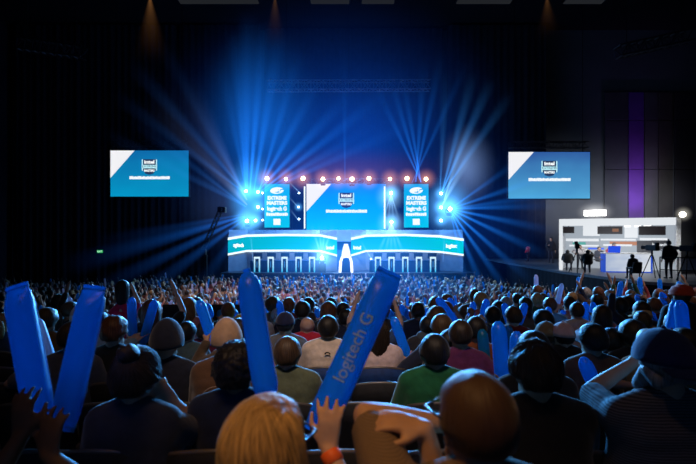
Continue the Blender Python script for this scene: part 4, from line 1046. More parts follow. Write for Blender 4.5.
# person at the very front edge, both hands up with sticks
b3, t3 = P(41, 420, 1.72), P(17, 288, 1.82); b4, t4 = P(63, 428, 1.70), P(94, 289, 1.82)
stick(b3, t3, .052, 'dark blue inflatable stick nearest the picture corner, leaning outward', hero=True, seed=4, dome=False)
stick(b4, t4, .050, 'dark blue inflatable stick gripped by an orange-lit hand, leaning toward the stage', hero=True, seed=5, dome=False)
hK, _ = hero(44, 524, 1.36, 'person in black at the picture corner holding up two dark blue sticks', 'brown', BLACKT, ('short', 'black'), vox=.009, aL=b3 + V((-.01, -.085, -.02)), hL=palm_up, aR=b4 + V((0, -.085, -.06)), hR=palm_up)

# ================================================================== sticks seen in the middle rows, each with the hand that holds it
pal_s = [BLACKT, NAVYT, GREYT, ('charcoal', (.03, .03, .035)), ('dark red', (.14, .015, .02)), ('slate', (.06, .08, .10)), ('brown', (.08, .05, .03)), ('white', (.5, .48, .5)), ('sky blue', (.10, .25, .42)), ('denim', (.03, .06, .14))]
def holder(grips, d, label, shirt, hair, skin, xo=0.0):
    """a spectator whose hands close on the given sticks: grips = [(stick base, axis, R), ...] leftmost first"""
    G = [b + a * .09 for b, a, _ in grips]
    wide = max(g.x for g in G) - min(g.x for g in G)
    x = sum(g.x for g in G) / len(G) + (xo * 1.5 if len(G) == 1 else (xo * 1.6 if wide < .24 else 0)); y = min(g.y for g in G) - .22; zf = floor_z(y, x)
    stand = max(g.z for g in G) - zf > 1.62
    kw = {}
    for i, g in enumerate(G):
        side = ('L', 'R')[i] if len(G) == 2 and wide >= .24 else ('RL' if xo < 0 else 'RL')[i] if len(G) == 2 else ('R' if xo < 0 else 'L')
        gl = g - V((x, y, zf)); ax = grips[i][1]; u = V((.15 if side == 'R' else -.15, -1, -.25)); u = (u - ax * u.dot(ax)).normalized()
        kw['a' + side] = gl + u * (grips[i][2] + .03) - ax * .03; kw['h' + side] = (gl, ax, grips[i][2])
    for sd in 'LR':
        if 'h' + sd not in kw: kw['h' + sd] = 'mitt'
    PLACED.append((x, y, .24))
    return put_person(x, y, zf, None, stand, 0, skin, shirt, hair, None, rng.random() < .4, .014, label, 'person', 'spectators holding sticks', seed=len(PLACED), hsub=3, yaw=rng.uniform(-.25, .25), **kw)
def S(bx, by, tx, ty, w, lab, m=None, dt=.06):
    d = 46.0 / w; b, t = P(bx, by, d), P(tx, ty, d + dt); R = .049
    o = stick(b, t, R, lab, 'inflatable sticks in the middle rows', m); return (b, (t - b).normalized(), R)
HS = ['short', 'shaggy', 'curly', 'long', 'pony', 'buzz']; HC = ['black', 'dark brown', 'brown', 'auburn', 'ginger', 'blond', 'grey']
def H1(grips, lab, shirt, hair, skin='tan', xo=-.2): holder(grips, 0, lab, shirt, hair, skin, xo)
a = S(133, 346, 131.5, 297, 9.2, 'upright blue stick of the pair above the auburn-haired person'); b = S(142, 346, 155, 300, 9.2, 'slanting blue stick of the pair above the auburn-haired person')
H1([a, b], 'person in pale blue clapping two blue sticks before the dark hood', ('pale blue', (.3, .42, .5)), ('short', 'dark brown'), 'fair')
H1([S(214, 346, 199, 300, 11, 'blue stick slanting out above the burgundy sweater')], 'brown-shirted person holding the slanting stick beside the tan knit cap', ('brown', (.08, .05, .03)), ('short', 'black'), 'tan', .2)
H1([S(411, 366, 393, 317, 10, 'blue stick crossing in front of the long-haired pale pink shirt person')], 'person in a navy top with the stick crossing by the pale pink shirt', NAVYT, ('shaggy', 'brown'), 'tan', .2)
a = S(440, 343, 445, 313, 10.5, 'short upright blue stick above the cropped-hair charcoal shirt man'); b = S(464, 333, 437, 298, 8.5, 'long blue stick slanting over the ginger-haired person')
H1([a], 'person in a rust top under the short upright stick', ('rust', (.18, .05, .02)), ('short', 'black'), 'olive', .18); H1([b], 'person in a slate top under the long slanting stick', ('slate', (.06, .08, .10)), ('curly', 'brown'), 'tan', -.2)
a = S(487, 382, 482, 329, 11.5, 'single upright blue stick at the outer side of the big stick bunch')
H1([a], 'person in plum holding the single upright stick behind the bald man', ('plum', (.10, .02, .08)), ('short', 'dark brown'), 'tan', -.18)
a = S(504, 398, 498, 321, 16, 'fattest blue stick of the bunch beside the dark brown-haired head', dt=.1); b = S(515, 394, 517, 331, 14, 'blue stick of the bunch closest to the dark brown-haired head')
H1([a, b], 'hidden person holding the big bunch of blue sticks', BLACKT, ('short', 'black'), 'brown', .001)
a = S(508, 372, 509, 326, 9, 'blue stick peeping between the two fattest sticks of the bunch')
H1([a], 'person in grey behind the fattest sticks', GREYT, ('shaggy', 'black'), 'tan', .2)
a = S(481, 326, 487, 299, 8.2, 'blue stick leaning inward just above the single upright stick'); H1([a], 'person in dark red under the inward leaning stick', ('dark red', (.14, .015, .02)), ('short', 'brown'), 'fair', .2)
a = S(510, 326, 504, 303, 8.2, 'outward leaning stick of the V above the big bunch'); b = S(518, 326, 525.5, 303, 8.2, 'inward leaning stick of the V above the big bunch')
H1([a, b], 'person in denim blue making a V with two sticks', ('denim', (.03, .06, .14)), ('short', 'black'), 'tan')
a = S(585, 330, 585.5, 302, 6.8, 'upright blue stick of the parallel pair, the one nearer the stage'); b = S(594, 330, 593, 302, 6.8, 'upright blue stick of the parallel pair, the one nearer the coral shirt')
H1([a, b], 'person in black raising the parallel pair of sticks', BLACKT, ('curly', 'black'), 'brown', .2)
H1([S(638, 353, 617, 326, 9.5, 'blue stick slanting over the round dark head')], 'person in olive drab holding the stick over the round dark head', ('olive drab', (.08, .08, .04)), ('short', 'dark brown'), 'tan', .2)
a = S(585, 393, 574, 362, 12.5, 'outer blue stick held low by the plaid shirt man'); b = S(602, 401, 582, 357, 14.5, 'inner thicker blue stick held low by the plaid shirt man')
H1([a, b], 'person in dark teal right ahead of the black jacket holding sticks low', ('dark teal', (.01, .05, .06)), ('short', 'black'), 'tan', .24)
a = S(668, 345, 677, 300, 11.5, 'blue stick crossing under the orange red headscarf'); b = S(685, 350, 680, 300, 12.5, 'broad upright blue stick right under the orange red headscarf')
H1([a, b], 'person in black raising the crossed pair below the orange red headscarf', BLACKT, ('short', 'black'), 'brown', .24)
H1([S(54, 372, 36, 318, 12, 'greyish white inflatable stick leaning beside the corner sticks', ms_white)], 'person in grey holding the white stick between the corner sticks', GREYT, ('short', 'brown'), 'tan', .2)
a = S(64, 312, 65, 296, 5.2, 'thin white stick of the small pair between the corner sticks', ms_white); b = S(70, 312, 69.5, 297, 5.0, 'second thin white stick of the small pair between the corner sticks', ms_white)
H1([a, b], 'distant person in white holding two thin white sticks', ('white', (.5, .48, .5)), ('short', 'grey'), 'fair')
small = [(273, 326, 267, 306), (283, 325, 279, 301), (297, 326, 290, 309), (309, 330, 300, 305), (312, 328, 308, 314), (324, 325, 316, 309), (328, 322, 331, 308), (237, 325, 234, 309), (411, 330, 401, 305), (418, 332, 426, 309), (404, 328, 406, 308), (395, 334, 389, 309),
         (350, 324, 353, 306), (360, 322, 355, 303), (456, 314, 449, 298), (470, 318, 474, 302), (542, 346, 539, 335), (546, 322, 549, 307), (566, 322, 562, 310), (655, 330, 652, 312), (640, 304, 637, 294), (612, 300, 609, 290), (222, 324, 219, 310), (212, 318, 207, 304), (667, 306, 661, 292)]
import itertools
offs = 'leaning outward,leaning toward the stage,nearly upright,tilted back'.split(',')
near = ['the upright blue stick', 'the dark navy cap', 'the thin grey-haired man', 'the red collar', 'the cream jersey man', 'the cream jersey man, higher one', 'the cream jersey man, third one', 'the yellow knit cap', 'the long-haired pale pink shirt person', 'the charcoal shirt man', 'the lettered stick end', 'the lettered stick, lower one',
        'the lettered stick, shorter one', 'the lettered stick, taller one', 'the long slanting stick', 'the ginger-haired person', 'the camouflage cap', 'the V of sticks', 'the pinkish white cap', 'the yellow tan cap', 'the platform front', 'the coral shirt person', 'the burgundy sweater', 'the burgundy sweater, farther one', 'the orange red headscarf']
for i, (q, nr) in enumerate(zip(small, near)):
    w = 7.4 if i % 2 else 6.6
    a = S(*q, w, 'small blue stick raised near ' + nr, ms_white if i in (3,) else None)
    H1([a], 'person reaching up with a small blue stick near ' + nr, pal_s[i % len(pal_s)], (HS[i % 6], HC[i % 5]), ['tan', 'fair', 'olive', 'brown'][i % 4], .2 if i % 2 else -.2)

# ================================================================== seats
def seat_row(d, pxs, label, group, blue=()):
    for px in pxs:
        x = (px - 348) / F * d; bl = px in blue
        chair(x, d, floor_z(d) , (('blue upholstered seat under the cream jersey man' if px < 350 else 'blue upholstered seat under the pale pink shirt person') if bl else label), None if bl else group, bl)
seat_row(2.3, [-30, 78, 130, 236, 345, 440, 537, 640, 745], 'black padded auditorium seat in the row just ahead of the blond person', 'seats of the closest row')
seat_row(3.25, [-10, 62, 135, 210, 287, 362, 435, 510, 590, 665], 'black padded auditorium seat in the row of the olive t-shirt man', 'seats of the olive t-shirt row')
seat_row(3.85, [15, 75, 135, 195, 258, 318, 380, 442, 505, 565, 625, 690], 'black padded auditorium seat directly ahead of the olive t-shirt row', 'seats ahead of the olive t-shirt row')
seat_row(4.5, [20, 75, 125, 175, 226, 277, 328, 378, 430, 480, 532, 584, 636, 690], 'black padded auditorium seat in the row of the cream jersey', 'seats of the cream jersey row', (328, 378))
seat_row(5.3, [10, 58, 104, 150, 196, 240, 285, 330, 376, 420, 466, 512, 558, 604, 650, 692], 'black padded auditorium seat in the row beyond the cream jersey', 'seats beyond the cream jersey row')

# ================================================================== the seated and standing rows beyond
SHC = {'black': (.012, .012, .014), 'charcoal': (.03, .03, .035), 'navy': (.012, .018, .045), 'grey': (.10, .10, .11), 'white': (.5, .48, .5), 'dark red': (.14, .015, .02), 'maroon': (.10, .012, .03), 'forest green': (.012, .05, .025), 'brown': (.08, .05, .03), 'slate': (.06, .08, .10), 'denim': (.03, .06, .14), 'tan': (.28, .18, .10), 'rose': (.40, .15, .17), 'sky blue': (.10, .25, .42)}
POSES = {'with hands in the lap': {}, 'with one arm raised': dict(aR=(.22, .20, 1.42), hR='mitt', hL='mitt'), 'with both arms up': dict(aR=(.24, .16, 1.45), aL=(-.24, .16, 1.45), hR='mitt', hL='mitt'), 'clapping': dict(aR=(.05, .34, 1.12), aL=(-.04, .34, 1.10), hR='mitt', hL='mitt')}
POSES['with hands in the lap'] = dict(hR='mitt', hL='mitt')
combos = [(p, c, hk, hc) for p in POSES for c in SHC for hk in ('short', 'shaggy', 'long', 'curly', 'pony') for hc in ('black', 'dark brown', 'brown', 'auburn', 'blond', 'grey', 'ginger')]
rng.shuffle(combos)
wts = {'with hands in the lap': .6, 'with one arm raised': .18, 'with both arms up': .15, 'clapping': .35}
combos = [c for c in combos if rng.random() < wts[c[0]] and (c[3] not in ('ginger', 'grey') or rng.random() < .4)]
def platform_front(x):           # depth of the platform's front edge at x
    pts = [(11.4, 30.7), (11.0, 24.1), (11.5, 21.2), (11.93, 18.95), (13.2, 17.5), (30, 16.0)]
    if x < 10.9: return 99
    best = 99
    for (xa, ya), (xb, yb) in zip(pts[1:], pts[2:]):
        if xa <= x <= xb: best = ya + (yb - ya) * (x - xa) / (xb - xa)
    return best
rows = []; d = 5.3
while d < 28.6: rows.append(d); d += .80 if d < 10 else .86
count = 0; far = []; ci = 0
for d in rows:
    half = .765 * d; n = int(half / .26); off = rng.uniform(-.2, .2)
    for i in range(-n, n + 1):
        x = i * .52 + off + rng.uniform(-.07, .07); y = d + rng.uniform(-.1, .1)
        if abs(x) > half or y > platform_front(x) - (5.2 if x > 11 else 2): continue
        if x > 8.2 and y > 25.5 - (x - 8.2) * 2.2: continue
        if d > 25.5 and abs(x) > 12: continue
        if d > tribune_edge(x) - .25 and y < 12.4 - max(0, x - 2) * .12: continue
        pxx = 348 + F * x / d
        if y < tribune_edge(x) and d > 4.9 and (250 < pxx < 346 or (378 < pxx < 532 and rng.random() < .55)): continue
        if any(abs(x - a) < .40 and abs(y - b) < .42 for a, b, _ in PLACED): continue
        if rng.random() < (.06 if d > 8 else .12): continue
        if 6.3 < d < 8 and -3.2 < x < -1.5: continue
        far.append((x, y))
far.sort(key=lambda q: q[1])
nfs = [0]
def far_stick(x, y, z, rz, sc_, hand):
    if nfs[0] > 110: return
    nfs[0] += 1; h = V((x, y, z)) + Matrix.Rotation(rz, 3, 'Z') @ hand * sc_; wh = rng.random() < .3
    t = V((rng.uniform(-.3, .3), rng.uniform(-.05, .2), 1)).normalized(); b = h + t * -.06 + V((0, .05, 0))
    stick(b, b + t * .48, .044, 'tiny %s stick raised among the distant rows' % ('whitish' if wh else 'blue'), 'tiny %s sticks in the distant rows' % ('whitish' if wh else 'blue'), ms_white if wh else None)
NIND = 288 - len(PLACED)
for x, y in far[:NIND]:
    pose, c, hk, hc = combos[ci]; ci += 1
    sk = rng.choice(['tan', 'fair', 'fair', 'olive', 'brown', 'tan']); stand = False
    v = rng.randrange(2)
    if y < tribune_edge(x): lab, grp = 'spectator in a %s shirt with %s %s hair %s' % (c, hk if hk != 'pony' else 'ponytailed', hc, pose), 'spectators in the seated rows'
    else: lab, grp = 'small distant spectator in the packed seated rows before the stage', 'distant spectators'
    rz = rng.uniform(-.35, .35); sc_ = rng.uniform(.95, 1.06)
    if 'clap' in pose and rng.random() < .6 and y > 6.2: far_stick(x, y, floor_z(y, x), rz, sc_, V((.02, .42, 1.12)))
    put_person(x, y, floor_z(y, x), None, stand, rz, sk, (c, SHC[c]), (hk, hc), None, v == 1, .026, lab, 'person', grp, seed=v, hsub=2, s=sc_, key=(pose, v), yaw=(.25, -.3)[v], **POSES[pose])

# ---- the packed mass further on: nobody could count it
protos = []
for pose, st in (('with hands in the lap', 0), ('with one arm raised', 0), ('with both arms up', 0), ('clapping', 0), ('with both arms up', 1), ('with one arm raised', 1)):
    kw = dict(POSES[pose]); 
    if st: kw = {k: (tuple(q + (.35 if i == 2 else 0) for i, q in enumerate(v)) if k[0] == 'a' else v) for k, v in kw.items()}
    J, sk = skel(stand=bool(st), **kw)
    caps = [(0,) + c[1:] if c[0] == 0 else (2,) + c[1:] for c in sk] + [(1,) + c[1:] for c in shirt_caps(J, False, .022)]
    hc = J['hc']; caps += [(3, hc + V((0, -.03, .04)), .100, hc + V((0, -.01, .045)), .098)]
    me = grow('proto', caps, .052, 2)
    n = len(me.vertices); co = np.empty(n * 3, np.float32); me.vertices.foreach_get('co', co); me.calc_loop_triangles()
    tri = np.empty(len(me.loop_triangles) * 3, np.int32); me.loop_triangles.foreach_get('vertices', tri)
    tm = np.empty(len(me.loop_triangles), np.int32); me.loop_triangles.foreach_get('material_index', tm)
    protos.append((co.reshape(-1, 3), tri.reshape(-1, 3), tm)); bpy.data.meshes.remove(me)
vo, to, co_ = [], [], []; nv = 0
skl = [SKIN[k] for k in ('tan', 'fair', 'fair', 'olive', 'brown')]; hcl = [HCOL[k] for k in ('black', 'black', 'dark brown', 'brown', 'auburn', 'blond')]; scl = list(SHC.values())
for x, y in far[NIND:]:
    pi_ = rng.choices(range(6), (.36, .20, .18, .26, .0, .0))[0]; co, tri, tm = protos[pi_]
    a = rng.uniform(-.4, .4); s = rng.uniform(.94, 1.06); ca, sa = math.cos(a) * s, math.sin(a) * s
    if pi_ == 3 and rng.random() < .4: far_stick(x, y, floor_z(y, x), a, s, V((.02, .42, 1.12)))
    q = np.stack([co[:, 0] * ca - co[:, 1] * sa + x, co[:, 0] * sa + co[:, 1] * ca + y, co[:, 2] * s + floor_z(y, x)], 1)
    pal = np.array([rng.choice(skl), rng.choice(scl), (.012, .014, .03), rng.choice(hcl)], np.float32)
    vo.append(q); to.append(tri + nv); co_.append(pal[tm]); nv += len(q)
vo = np.concatenate(vo); to = np.concatenate(to); fc = np.concatenate(co_)
me = bpy.data.meshes.new('crowd'); me.vertices.add(len(vo)); me.vertices.foreach_set('co', vo.astype(np.float32).ravel())
me.loops.add(len(to) * 3); me.loops.foreach_set('vertex_index', to.astype(np.int32).ravel()); me.polygons.add(len(to)); me.polygons.foreach_set('loop_start', np.arange(0, len(to) * 3, 3, dtype=np.int32))
me.update(calc_edges=True)
at = me.attributes.new('tint', 'FLOAT_COLOR', 'FACE'); at.data.foreach_set('color', np.concatenate([fc, np.ones((len(fc), 1), np.float32)], 1).astype(np.float32).ravel())
m = bpy.data.materials.new('crowd tints'); m.use_nodes = True; nt = m.node_tree; an = nt.nodes.new('ShaderNodeAttribute'); an.attribute_name = 'tint'
nt.links.new(an.outputs['Color'], nt.nodes['Principled BSDF'].inputs['Base Color']); nt.nodes['Principled BSDF'].inputs['Roughness'].default_value = .7
me.materials.append(m); tag(link('crowd', me), 'packed mass of distant spectators filling the floor before the stage', 'crowd', None, 'stuff')
print('PEOPLE', len(PLACED), len(far), nv)

# low black barrier with red-sleeved arms over it
p0, p1 = P(163, 306, 7.2), P(246, 306, 7.2); e = tag(empty('crowd_barrier', ((p0.x + p1.x) / 2, 7.2, floor_z(7.2))), 'low black crowd barrier crossing the aisle in the seated rows', 'barrier')
hw = (p1.x - p0.x) / 2; zt = p0.z - floor_z(7.2)
MB().box(-hw, hw, -.03, .03, .05, zt, bev=.01).build('panel', m_seatc, e); MB().tube([(-hw, 0, zt), (hw, 0, zt)], .025, 8).build('top_rail', m_blk, e)
for s in (-.9, 0, .9): MB().box(s * hw - .03, s * hw + .03, -.25, .25, 0, .05, bev=.01).build('foot', m_blk, e)
# ================================================================== broadcast platform and set
ZP = 1.98
front = [(10.75, 31.5), (11.0, 24.1), (11.5, 21.2), (11.93, 18.95), (13.2, 17.5), (29.5, 16.2)]
m_plat = mat('platform top', (.10, .11, .13), .4, var=.2, spec=.5); m_skirt = mat('black skirt', (.006, .007, .011), .9)
e = tag(empty('broadcast_platform', (15, 25, 0)), 'raised platform with black skirt carrying the white broadcast set', 'platform')
T = lambda x, y, z: (x - 15, y - 25, z)
n = len(front); back = [(10.75, 36.2), (29.5, 36.2)]
poly = front + back[::-1]
MB().add([T(x, y, ZP) for x, y in poly] + [T(x, y, ZP - .12) for x, y in poly], [tuple(range(len(poly))), tuple(range(len(poly), 2 * len(poly)))[::-1]] + [(i, i + len(poly), (i + 1) % len(poly) + len(poly), (i + 1) % len(poly)) for i in range(len(poly))]).build('deck', m_plat, e)
vs = []; fs = []; pts = []
for (xa, ya), (xb, yb) in zip(front, front[1:]):
    k = max(2, int(math.hypot(xb - xa, yb - ya) / .15))
    pts += [(xa + (xb - xa) * i / k, ya + (yb - ya) * i / k) for i in range(k)]
for i, (x, y) in enumerate(pts):
    o = .03 * math.sin(i * 2.1); vs += [T(x + o, y - .02 + o, 0.02), T(x + o * .3, y - .02, ZP - .13)]
fs = [(2 * i, 2 * i + 2, 2 * i + 3, 2 * i + 1) for i in range(len(pts) - 1)]
MB().add(vs, fs).build('skirt', m_skirt, e, True)

A, B = P(560, 0, 24.9), P(681, 0, 22.2); A.z = B.z = ZP; Wd = (B - A).length; ang = math.atan2(B.y - A.y, B.x - A.x); H = 2.72
es = tag(empty('broadcast_set', A, ang), 'bright white broadcast studio set with dark screens and glowing shelves', 'stage set')
m_wset = emat('set white glow', (.80, .84, .88), .95); m_wset2 = emat('set grey glow', (.42, .48, .55), .8); m_scr = mat('dark screen', (.012, .014, .018), .3, var=.1)  # lamplight on the white set put into its surfaces as emission
D = 2.2
def fr(px): return (px - 560) / 121 * Wd
def zz(py): return (274 - py) / 54 * H
MB().box(-.04, .13, -.08, .08, 0, H, bev=.015).build('post', m_wset, es); MB().box(Wd - .20, Wd, -.08, .08, 0, H - .08, bev=.015).build('post', mat('post white', (.7, .72, .75), .5), es)
MB().box(.13, Wd - .2, -.06, .06, H * .865, H, bev=.015).build('header', m_wset, es)
MB().box(0, Wd, D, D + .1, 0, H).build('back_wall', m_wset2, es)
for x in (0, Wd - .06): MB().box(x, x + .06, .08, D, 0, H).build('side_wall', mat('post white', (.7, .72, .75), .5), es)
MB().box(0, Wd, .06, D, H - .06, H).build('roof_panel', mat('post white', (.7, .72, .75), .5), es)
# central white tower, glowing shelf strips, logo panels on the back wall
y = D - .05
def bp(nm, px0, px1, py0, py1, m, yy=0.0, bev=0): return MB().box(fr(px0), fr(px1), y - .04 - yy, y - yy, zz(py1), zz(py0), bev=bev).build(nm, m, es)
bp('white_panel', 582, 601, 224, 238, m_wset); bp('white_panel', 628, 642, 224, 240, m_wset)
for p0, p1, a, b in ((562, 600, 241, 244), (602, 640, 241, 243), (644, 672, 240, 242.5), (566, 600, 248, 250), (605, 636, 247, 249), (572, 590, 253, 255)): bp('glow_shelf', p0, p1, a, b, m_wset, .03)
bp('orange_panel', 612, 641, 244, 248, emat('set orange', (.55, .20, .08), .8), .02); bp('teal_panel', 570, 585, 245, 248, emat('set teal', (.08, .45, .40), .8), .02); bp('blue_strip', 588, 606, 251, 253, emat('set blue', (.03, .12, .9), 1), .05)
bp('dark_bay', 641, 656, 243, 256, mat('dark bay', (.05, .05, .06), .6), .01); bp('dark_bay', 656, 674, 241, 252, mat('dark bay', (.05, .05, .06), .6), .01)
for px, py, body, sz in ((664, 247, 'logitech', .20), (574, 244, 'intel', .17)): text('lettering', body, sz, m_wset, es, (fr(px), y - .12, zz(py)), ext=.004, bold=.006)
for px, py, w2, h2 in ((631, 226, 7, 5), (642, 226, 7, 5), (652, 226, 8, 5)): bp('light_tile', px - w2 / 2, px + w2 / 2, py - h2 / 2, py + h2 / 2, emat('tile', (1, 1, 1), 1.3), .1)
# three dark display screens hanging in the set
for p0, p1, a, b, lab in ((562, 575, 228, 235, 'small dark display at the lamp end of the broadcast set'), (600, 626, 228, 236, 'wide dark display with faint orange picture in the middle of the broadcast set'), (642, 668, 228, 237, 'wide dark display with curved end at the far end of the broadcast set')):
    M = Matrix.Translation(A) @ Matrix.Rotation(ang, 4, 'Z'); c = M @ V(((fr(p0) + fr(p1)) / 2, .45, zz(b)))
    o = tag(empty('wall_display', c, ang), lab, 'display'); hw = (fr(p1) - fr(p0)) / 2; hh = zz(a) - zz(b)
    MB().box(-hw, hw, 0, .06, 0, hh, bev=.02).build('panel', m_scr, o)
    MB().box(-hw + .03, hw - .03, -.01, .0, .03, hh - .03).build('screen', emat('screen dark', (.015, .012, .014), 1), o)
    MB().tube([(0, .04, hh), (0, .04, H - zz(b) - .08 - hh * 0)], .02, 6).build('hanger', m_blk, o)
    if p0 == 600: MB().box(hw * .2, hw * .7, -.016, -.01, hh * .3, hh * .7).build('picture', emat('screen orange', (.22, .09, .04), 1), o)
# desk with blue edges, blue laptop-like display on it
dk = P(628, 0, 23.0); dk.z = ZP
o = tag(empty('presenter_desk', dk, ang * .4), 'white lit presenter desk with blue edges in the broadcast set', 'desk'); hw = 1.05
MB().box(-hw, hw, 0, .05, .06, .93, bev=.015).build('front_panel', grad_emat('desk glow', (.45, .55, .75), (.78, .82, .88), .85, 'X', tex=.4), o)
MB().box(-hw - .05, hw + .05, -.04, .6, .93, .98, bev=.012).build('table_top', mat('desk top', (.5, .52, .55), .35), o)
for s in (-1, 1): MB().box(s * hw - .04, s * hw + .04, -.03, .55, 0, .93, bev=.01).build('blue_edge', emat('desk blue', (.02, .08, .55), .9), o)
MB().box(-hw, hw, 0, .06, 0, .06).build('plinth', emat('desk blue', (.02, .08, .55), .9), o)
q = dk + V((-.62, .15, .981)); o = tag(empty('laptop', q, ang * .4), 'open laptop with glowing blue back on the presenter desk', 'laptop')
MB().box(-.28, .28, 0, .25, 0, .02, bev=.006).build('keyboard_base', m_mon, o); MB().box(-.28, .28, -.03, -.005, .01, .36, bev=.01, M=Matrix.Rotation(.25, 4, 'X')).build('lid', emat('laptop blue', (.01, .07, .75), 1), o)
d2 = P(597, 0, 23.4); d2.z = ZP; o = tag(empty('side_table', d2, ang * .4), 'low grey glass table beside the presenter desk', 'table')
MB().box(-.45, .45, 0, .5, .60, .64, bev=.01).build('table_top', mat('smoky glass', (.10, .11, .12), .15, spec=.8), o)
for sx_ in (-.4, .4):
    for sy_ in (.05, .45): MB().tube([(sx_, sy_, 0), (sx_, sy_, .6)], .02, 8).build('leg', m_alu, o)
# lamps of the set: a broad soft box and a round head
c = P(595, 213, 24.6); o = tag(empty('soft_light', c, ang), 'overexposed white soft box lamp above the broadcast set', 'lamp')
MB().box(-.55, .55, 0, .2, -.17, .17, bev=.04).build('housing', m_blk, o); MB().box(-.52, .52, -.02, .0, -.15, .15).build('diffuser', emat('softbox', (1, 1, .97), 6), o); MB().tube([(0, .1, -.17), (0, .1, P(0, 0, 24).z * 0 + ZP + H - c.z + .0)], .03, 8).build('stem', m_blk, o)
c = P(683, 214.5, 22.0); o = tag(empty('spot_lamp', c, ang), 'round warm white lamp head on the end post of the broadcast set', 'lamp')
MB().sphere((0, .05, 0), (.17, .10, .17)).build('lamp_head', m_blk, o, True); MB().sphere((-.02, -.04, 0), (.14, .06, .14)).build('lens', emat('warm lens', (1, .93, .78), 6), o, True); MB().tube([(0, .06, -.12), (-.05, .08, ZP + H - c.z)], .025, 8).build('stem', m_blk, o)
p = P(597, 222, 23.6); lamp('AREA', 'set_light', (p.x, 23.0, 4.6), (p.x + 1.2, 24.6, 2.2), 60, (1, .97, .92), 1.2)
lamp('AREA', 'set_light', (14.6, 21.8, 4.5), (13.6, 23.6, 2.2), 50, (1, .97, .92), 1.2)
glow(595, 212, 24.4, 22, .5, (1, 1, 1), .55, .5); glow(683, 214, 21.8, 9, .5, (1, .95, .8), 1, .4); glow(622, 245, 23.5, 85, .10, (.85, .9, 1), .5, 1.2)
# people at the set
def sp(px, head_py, d, lab, stand, shirt, hair, skin='tan', rz=0.0, hat=None, **kw):
    h = P(px, head_py, d); kw.setdefault('hR', 'mitt'); kw.setdefault('hL', 'mitt')
    return put_person(h.x, d, ZP, h.z, stand, rz, skin, shirt, hair, hat, True, .022, lab, 'person', 'crew and presenters on the platform', seed=int(px), hsub=3, **kw)
sp(551, 239.5, 30.5, 'standing crew member in black vest and pale sleeves beside the set post', True, BLACKT, ('short', 'black'), 'fair', 2.6, aR=(.12, .34, 1.18))
sp(567.5, 252.5, 23.9, 'seated crew silhouette just inside the set post', False, BLACKT, ('short', 'black'), rz=-.6)
sp(588, 252.5, 22.6, 'crouched camera operator silhouette in front of the side table', False, BLACKT, ('short', 'black'), rz=-.4, aR=(.15, .4, 1.05))
sp(580, 247.5, 25.6, 'presenter in white standing behind the camera operator', True, ('white', (.5, .48, .5)), ('short', 'dark brown'), 'fair', 3.0, k=.8)
sp(599, 249, 25.2, 'presenter in dark top seated by the side table', False, NAVYT, ('short', 'black'), 'fair', 3.1)
sp(614, 245, 24.9, 'presenter in a vivid red top behind the blue laptop', True, ('vivid red', (.55, .04, .03)), ('short', 'dark brown'), 'fair', 3.14)
sp(634.5, 257, 19.8, 'seated person seen from behind on a chair before the presenter desk', False, BLACKT, ('short', 'black'), s=.86, lean=.25)
sp(669, 243.5, 19.9, 'standing black-clad crew member with back turned at the end of the set', True, BLACKT, ('short', 'black'))
sp(528, 252, 32.5, 'small distant person in a red dress at the platform corner', True, ('red dress', (.5, .03, .05)), ('long', 'dark brown'), 'fair', 1.0)
q = P(634.5, 0, 19.75); ch = chair(q.x, 19.75, ZP, 'dark chair on the platform before the presenter desk'); ch.scale = (.82, .82, .80)
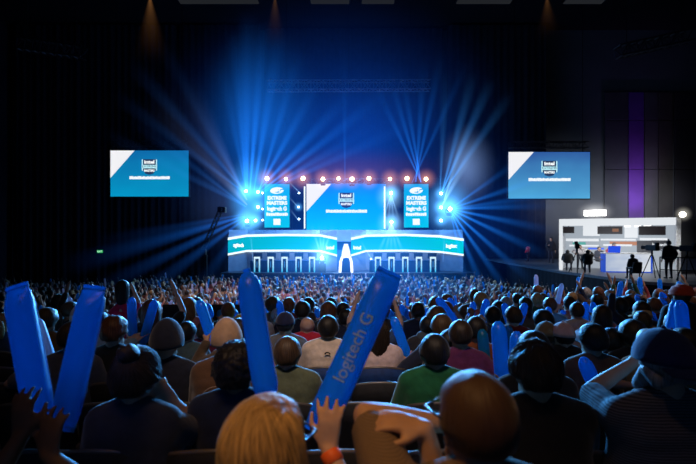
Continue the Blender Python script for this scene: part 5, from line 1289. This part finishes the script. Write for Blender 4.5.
# tripod cameras and rail
def tripod(px, d, lab, rz):
    c = P(px, 0, d); o = tag(empty('video_camera', (c.x, d, ZP), rz), lab, 'camera')
    for k in range(3):
        a = k * 2.09 + .5; MB().tube([(.05 * math.cos(a), .05 * math.sin(a), 1.0), (.42 * math.cos(a), .42 * math.sin(a), 0)], .022, 6).build('tripod_leg', m_blk, o)
    MB().tube([(0, 0, .95), (0, 0, 1.2)], .04, 8).build('tripod_column', m_blk, o)
    mb = MB(); mb.box(-.1, .1, -.3, .25, 1.2, 1.45, bev=.03); mb.tube([(0, .25, 1.33), (0, .5, 1.33)], [.06, .09], 12); mb.build('camera_body', m_blk, o); MB().box(-.13, .03, -.36, -.24, 1.42, 1.56, bev=.02).build('viewfinder', m_blk, o)
    MB().tube([(.1, -.28, 1.25), (.2, -.65, 1.1)], .015, 6).build('pan_handle', m_blk, o)
tripod(577, 22.9, 'dark video camera on a tripod near the seated crew silhouette', -.4); tripod(687, 19.2, 'dark video camera on a tripod past the end of the set', .5); tripod(652, 20.0, 'dark video camera on a tripod between the desk and the standing crew member', .2)
rx = [P(660, 0, 18.6), P(678, 0, 18.1), P(697, 0, 17.9)]
o = tag(empty('guard_rail', (rx[1].x, 18.1, ZP)), 'thin dark guard rail along the platform front edge', 'railing')
for h in (.5, 1.0): MB().tube([(r_.x - rx[1].x, r_.y - 18.1, h) for r_ in rx], .02, 6).build('rail', m_blk, o)
for r_ in rx: MB().tube([(r_.x - rx[1].x, r_.y - 18.1, 0), (r_.x - rx[1].x, r_.y - 18.1, 1.0)], .025, 6).build('rail_post', m_blk, o)
# camera crane at the dark side of the stage
c = P(206, 0, 29); o = tag(empty('camera_crane', (c.x, 29, 0)), 'dark camera crane with a long raised arm beside the stage', 'camera crane')
MB().box(-.5, .5, -.5, .5, 0, .3, bev=.05).build('base', m_blk, o); MB().tube([(0, 0, .3), (0, 0, 2.6)], .09, 10).build('column', m_blk, o)
a, b = P(203, 250, 29) - V((c.x, 29, 0)), P(222, 207, 29) - V((c.x, 29, 0)); mb = MB(); truss_mesh(mb, a, b, .22, 9, .025); mb.build('arm', m_dalu, o)
mb = MB(); mb.box(b.x - .25, b.x + .25, -.2, .2, b.z - .35, b.z, bev=.04); mb.tube([(b.x, -.2, b.z - .18), (b.x, -.45, b.z - .18)], .09, 10); mb.build('camera_head', m_blk, o)
MB().box(a.x - .2, a.x + .2, -.15, .15, a.z - .3, a.z + .05, bev=.04).build('counterweight', m_blk, o)

lamp('SPOT', 'crew_fill_light', (9.5, 26, 7), (13.2, 30.6, 3), 700, (1, .92, .85), .3, 40, 1)  # unseen spot added to brighten the crew member beside the set
for o in SC.objects:
    if 'label' in o and len(o['label'].replace('-', ' ').split()) > 15: print('LONG', o.name, o['label'])
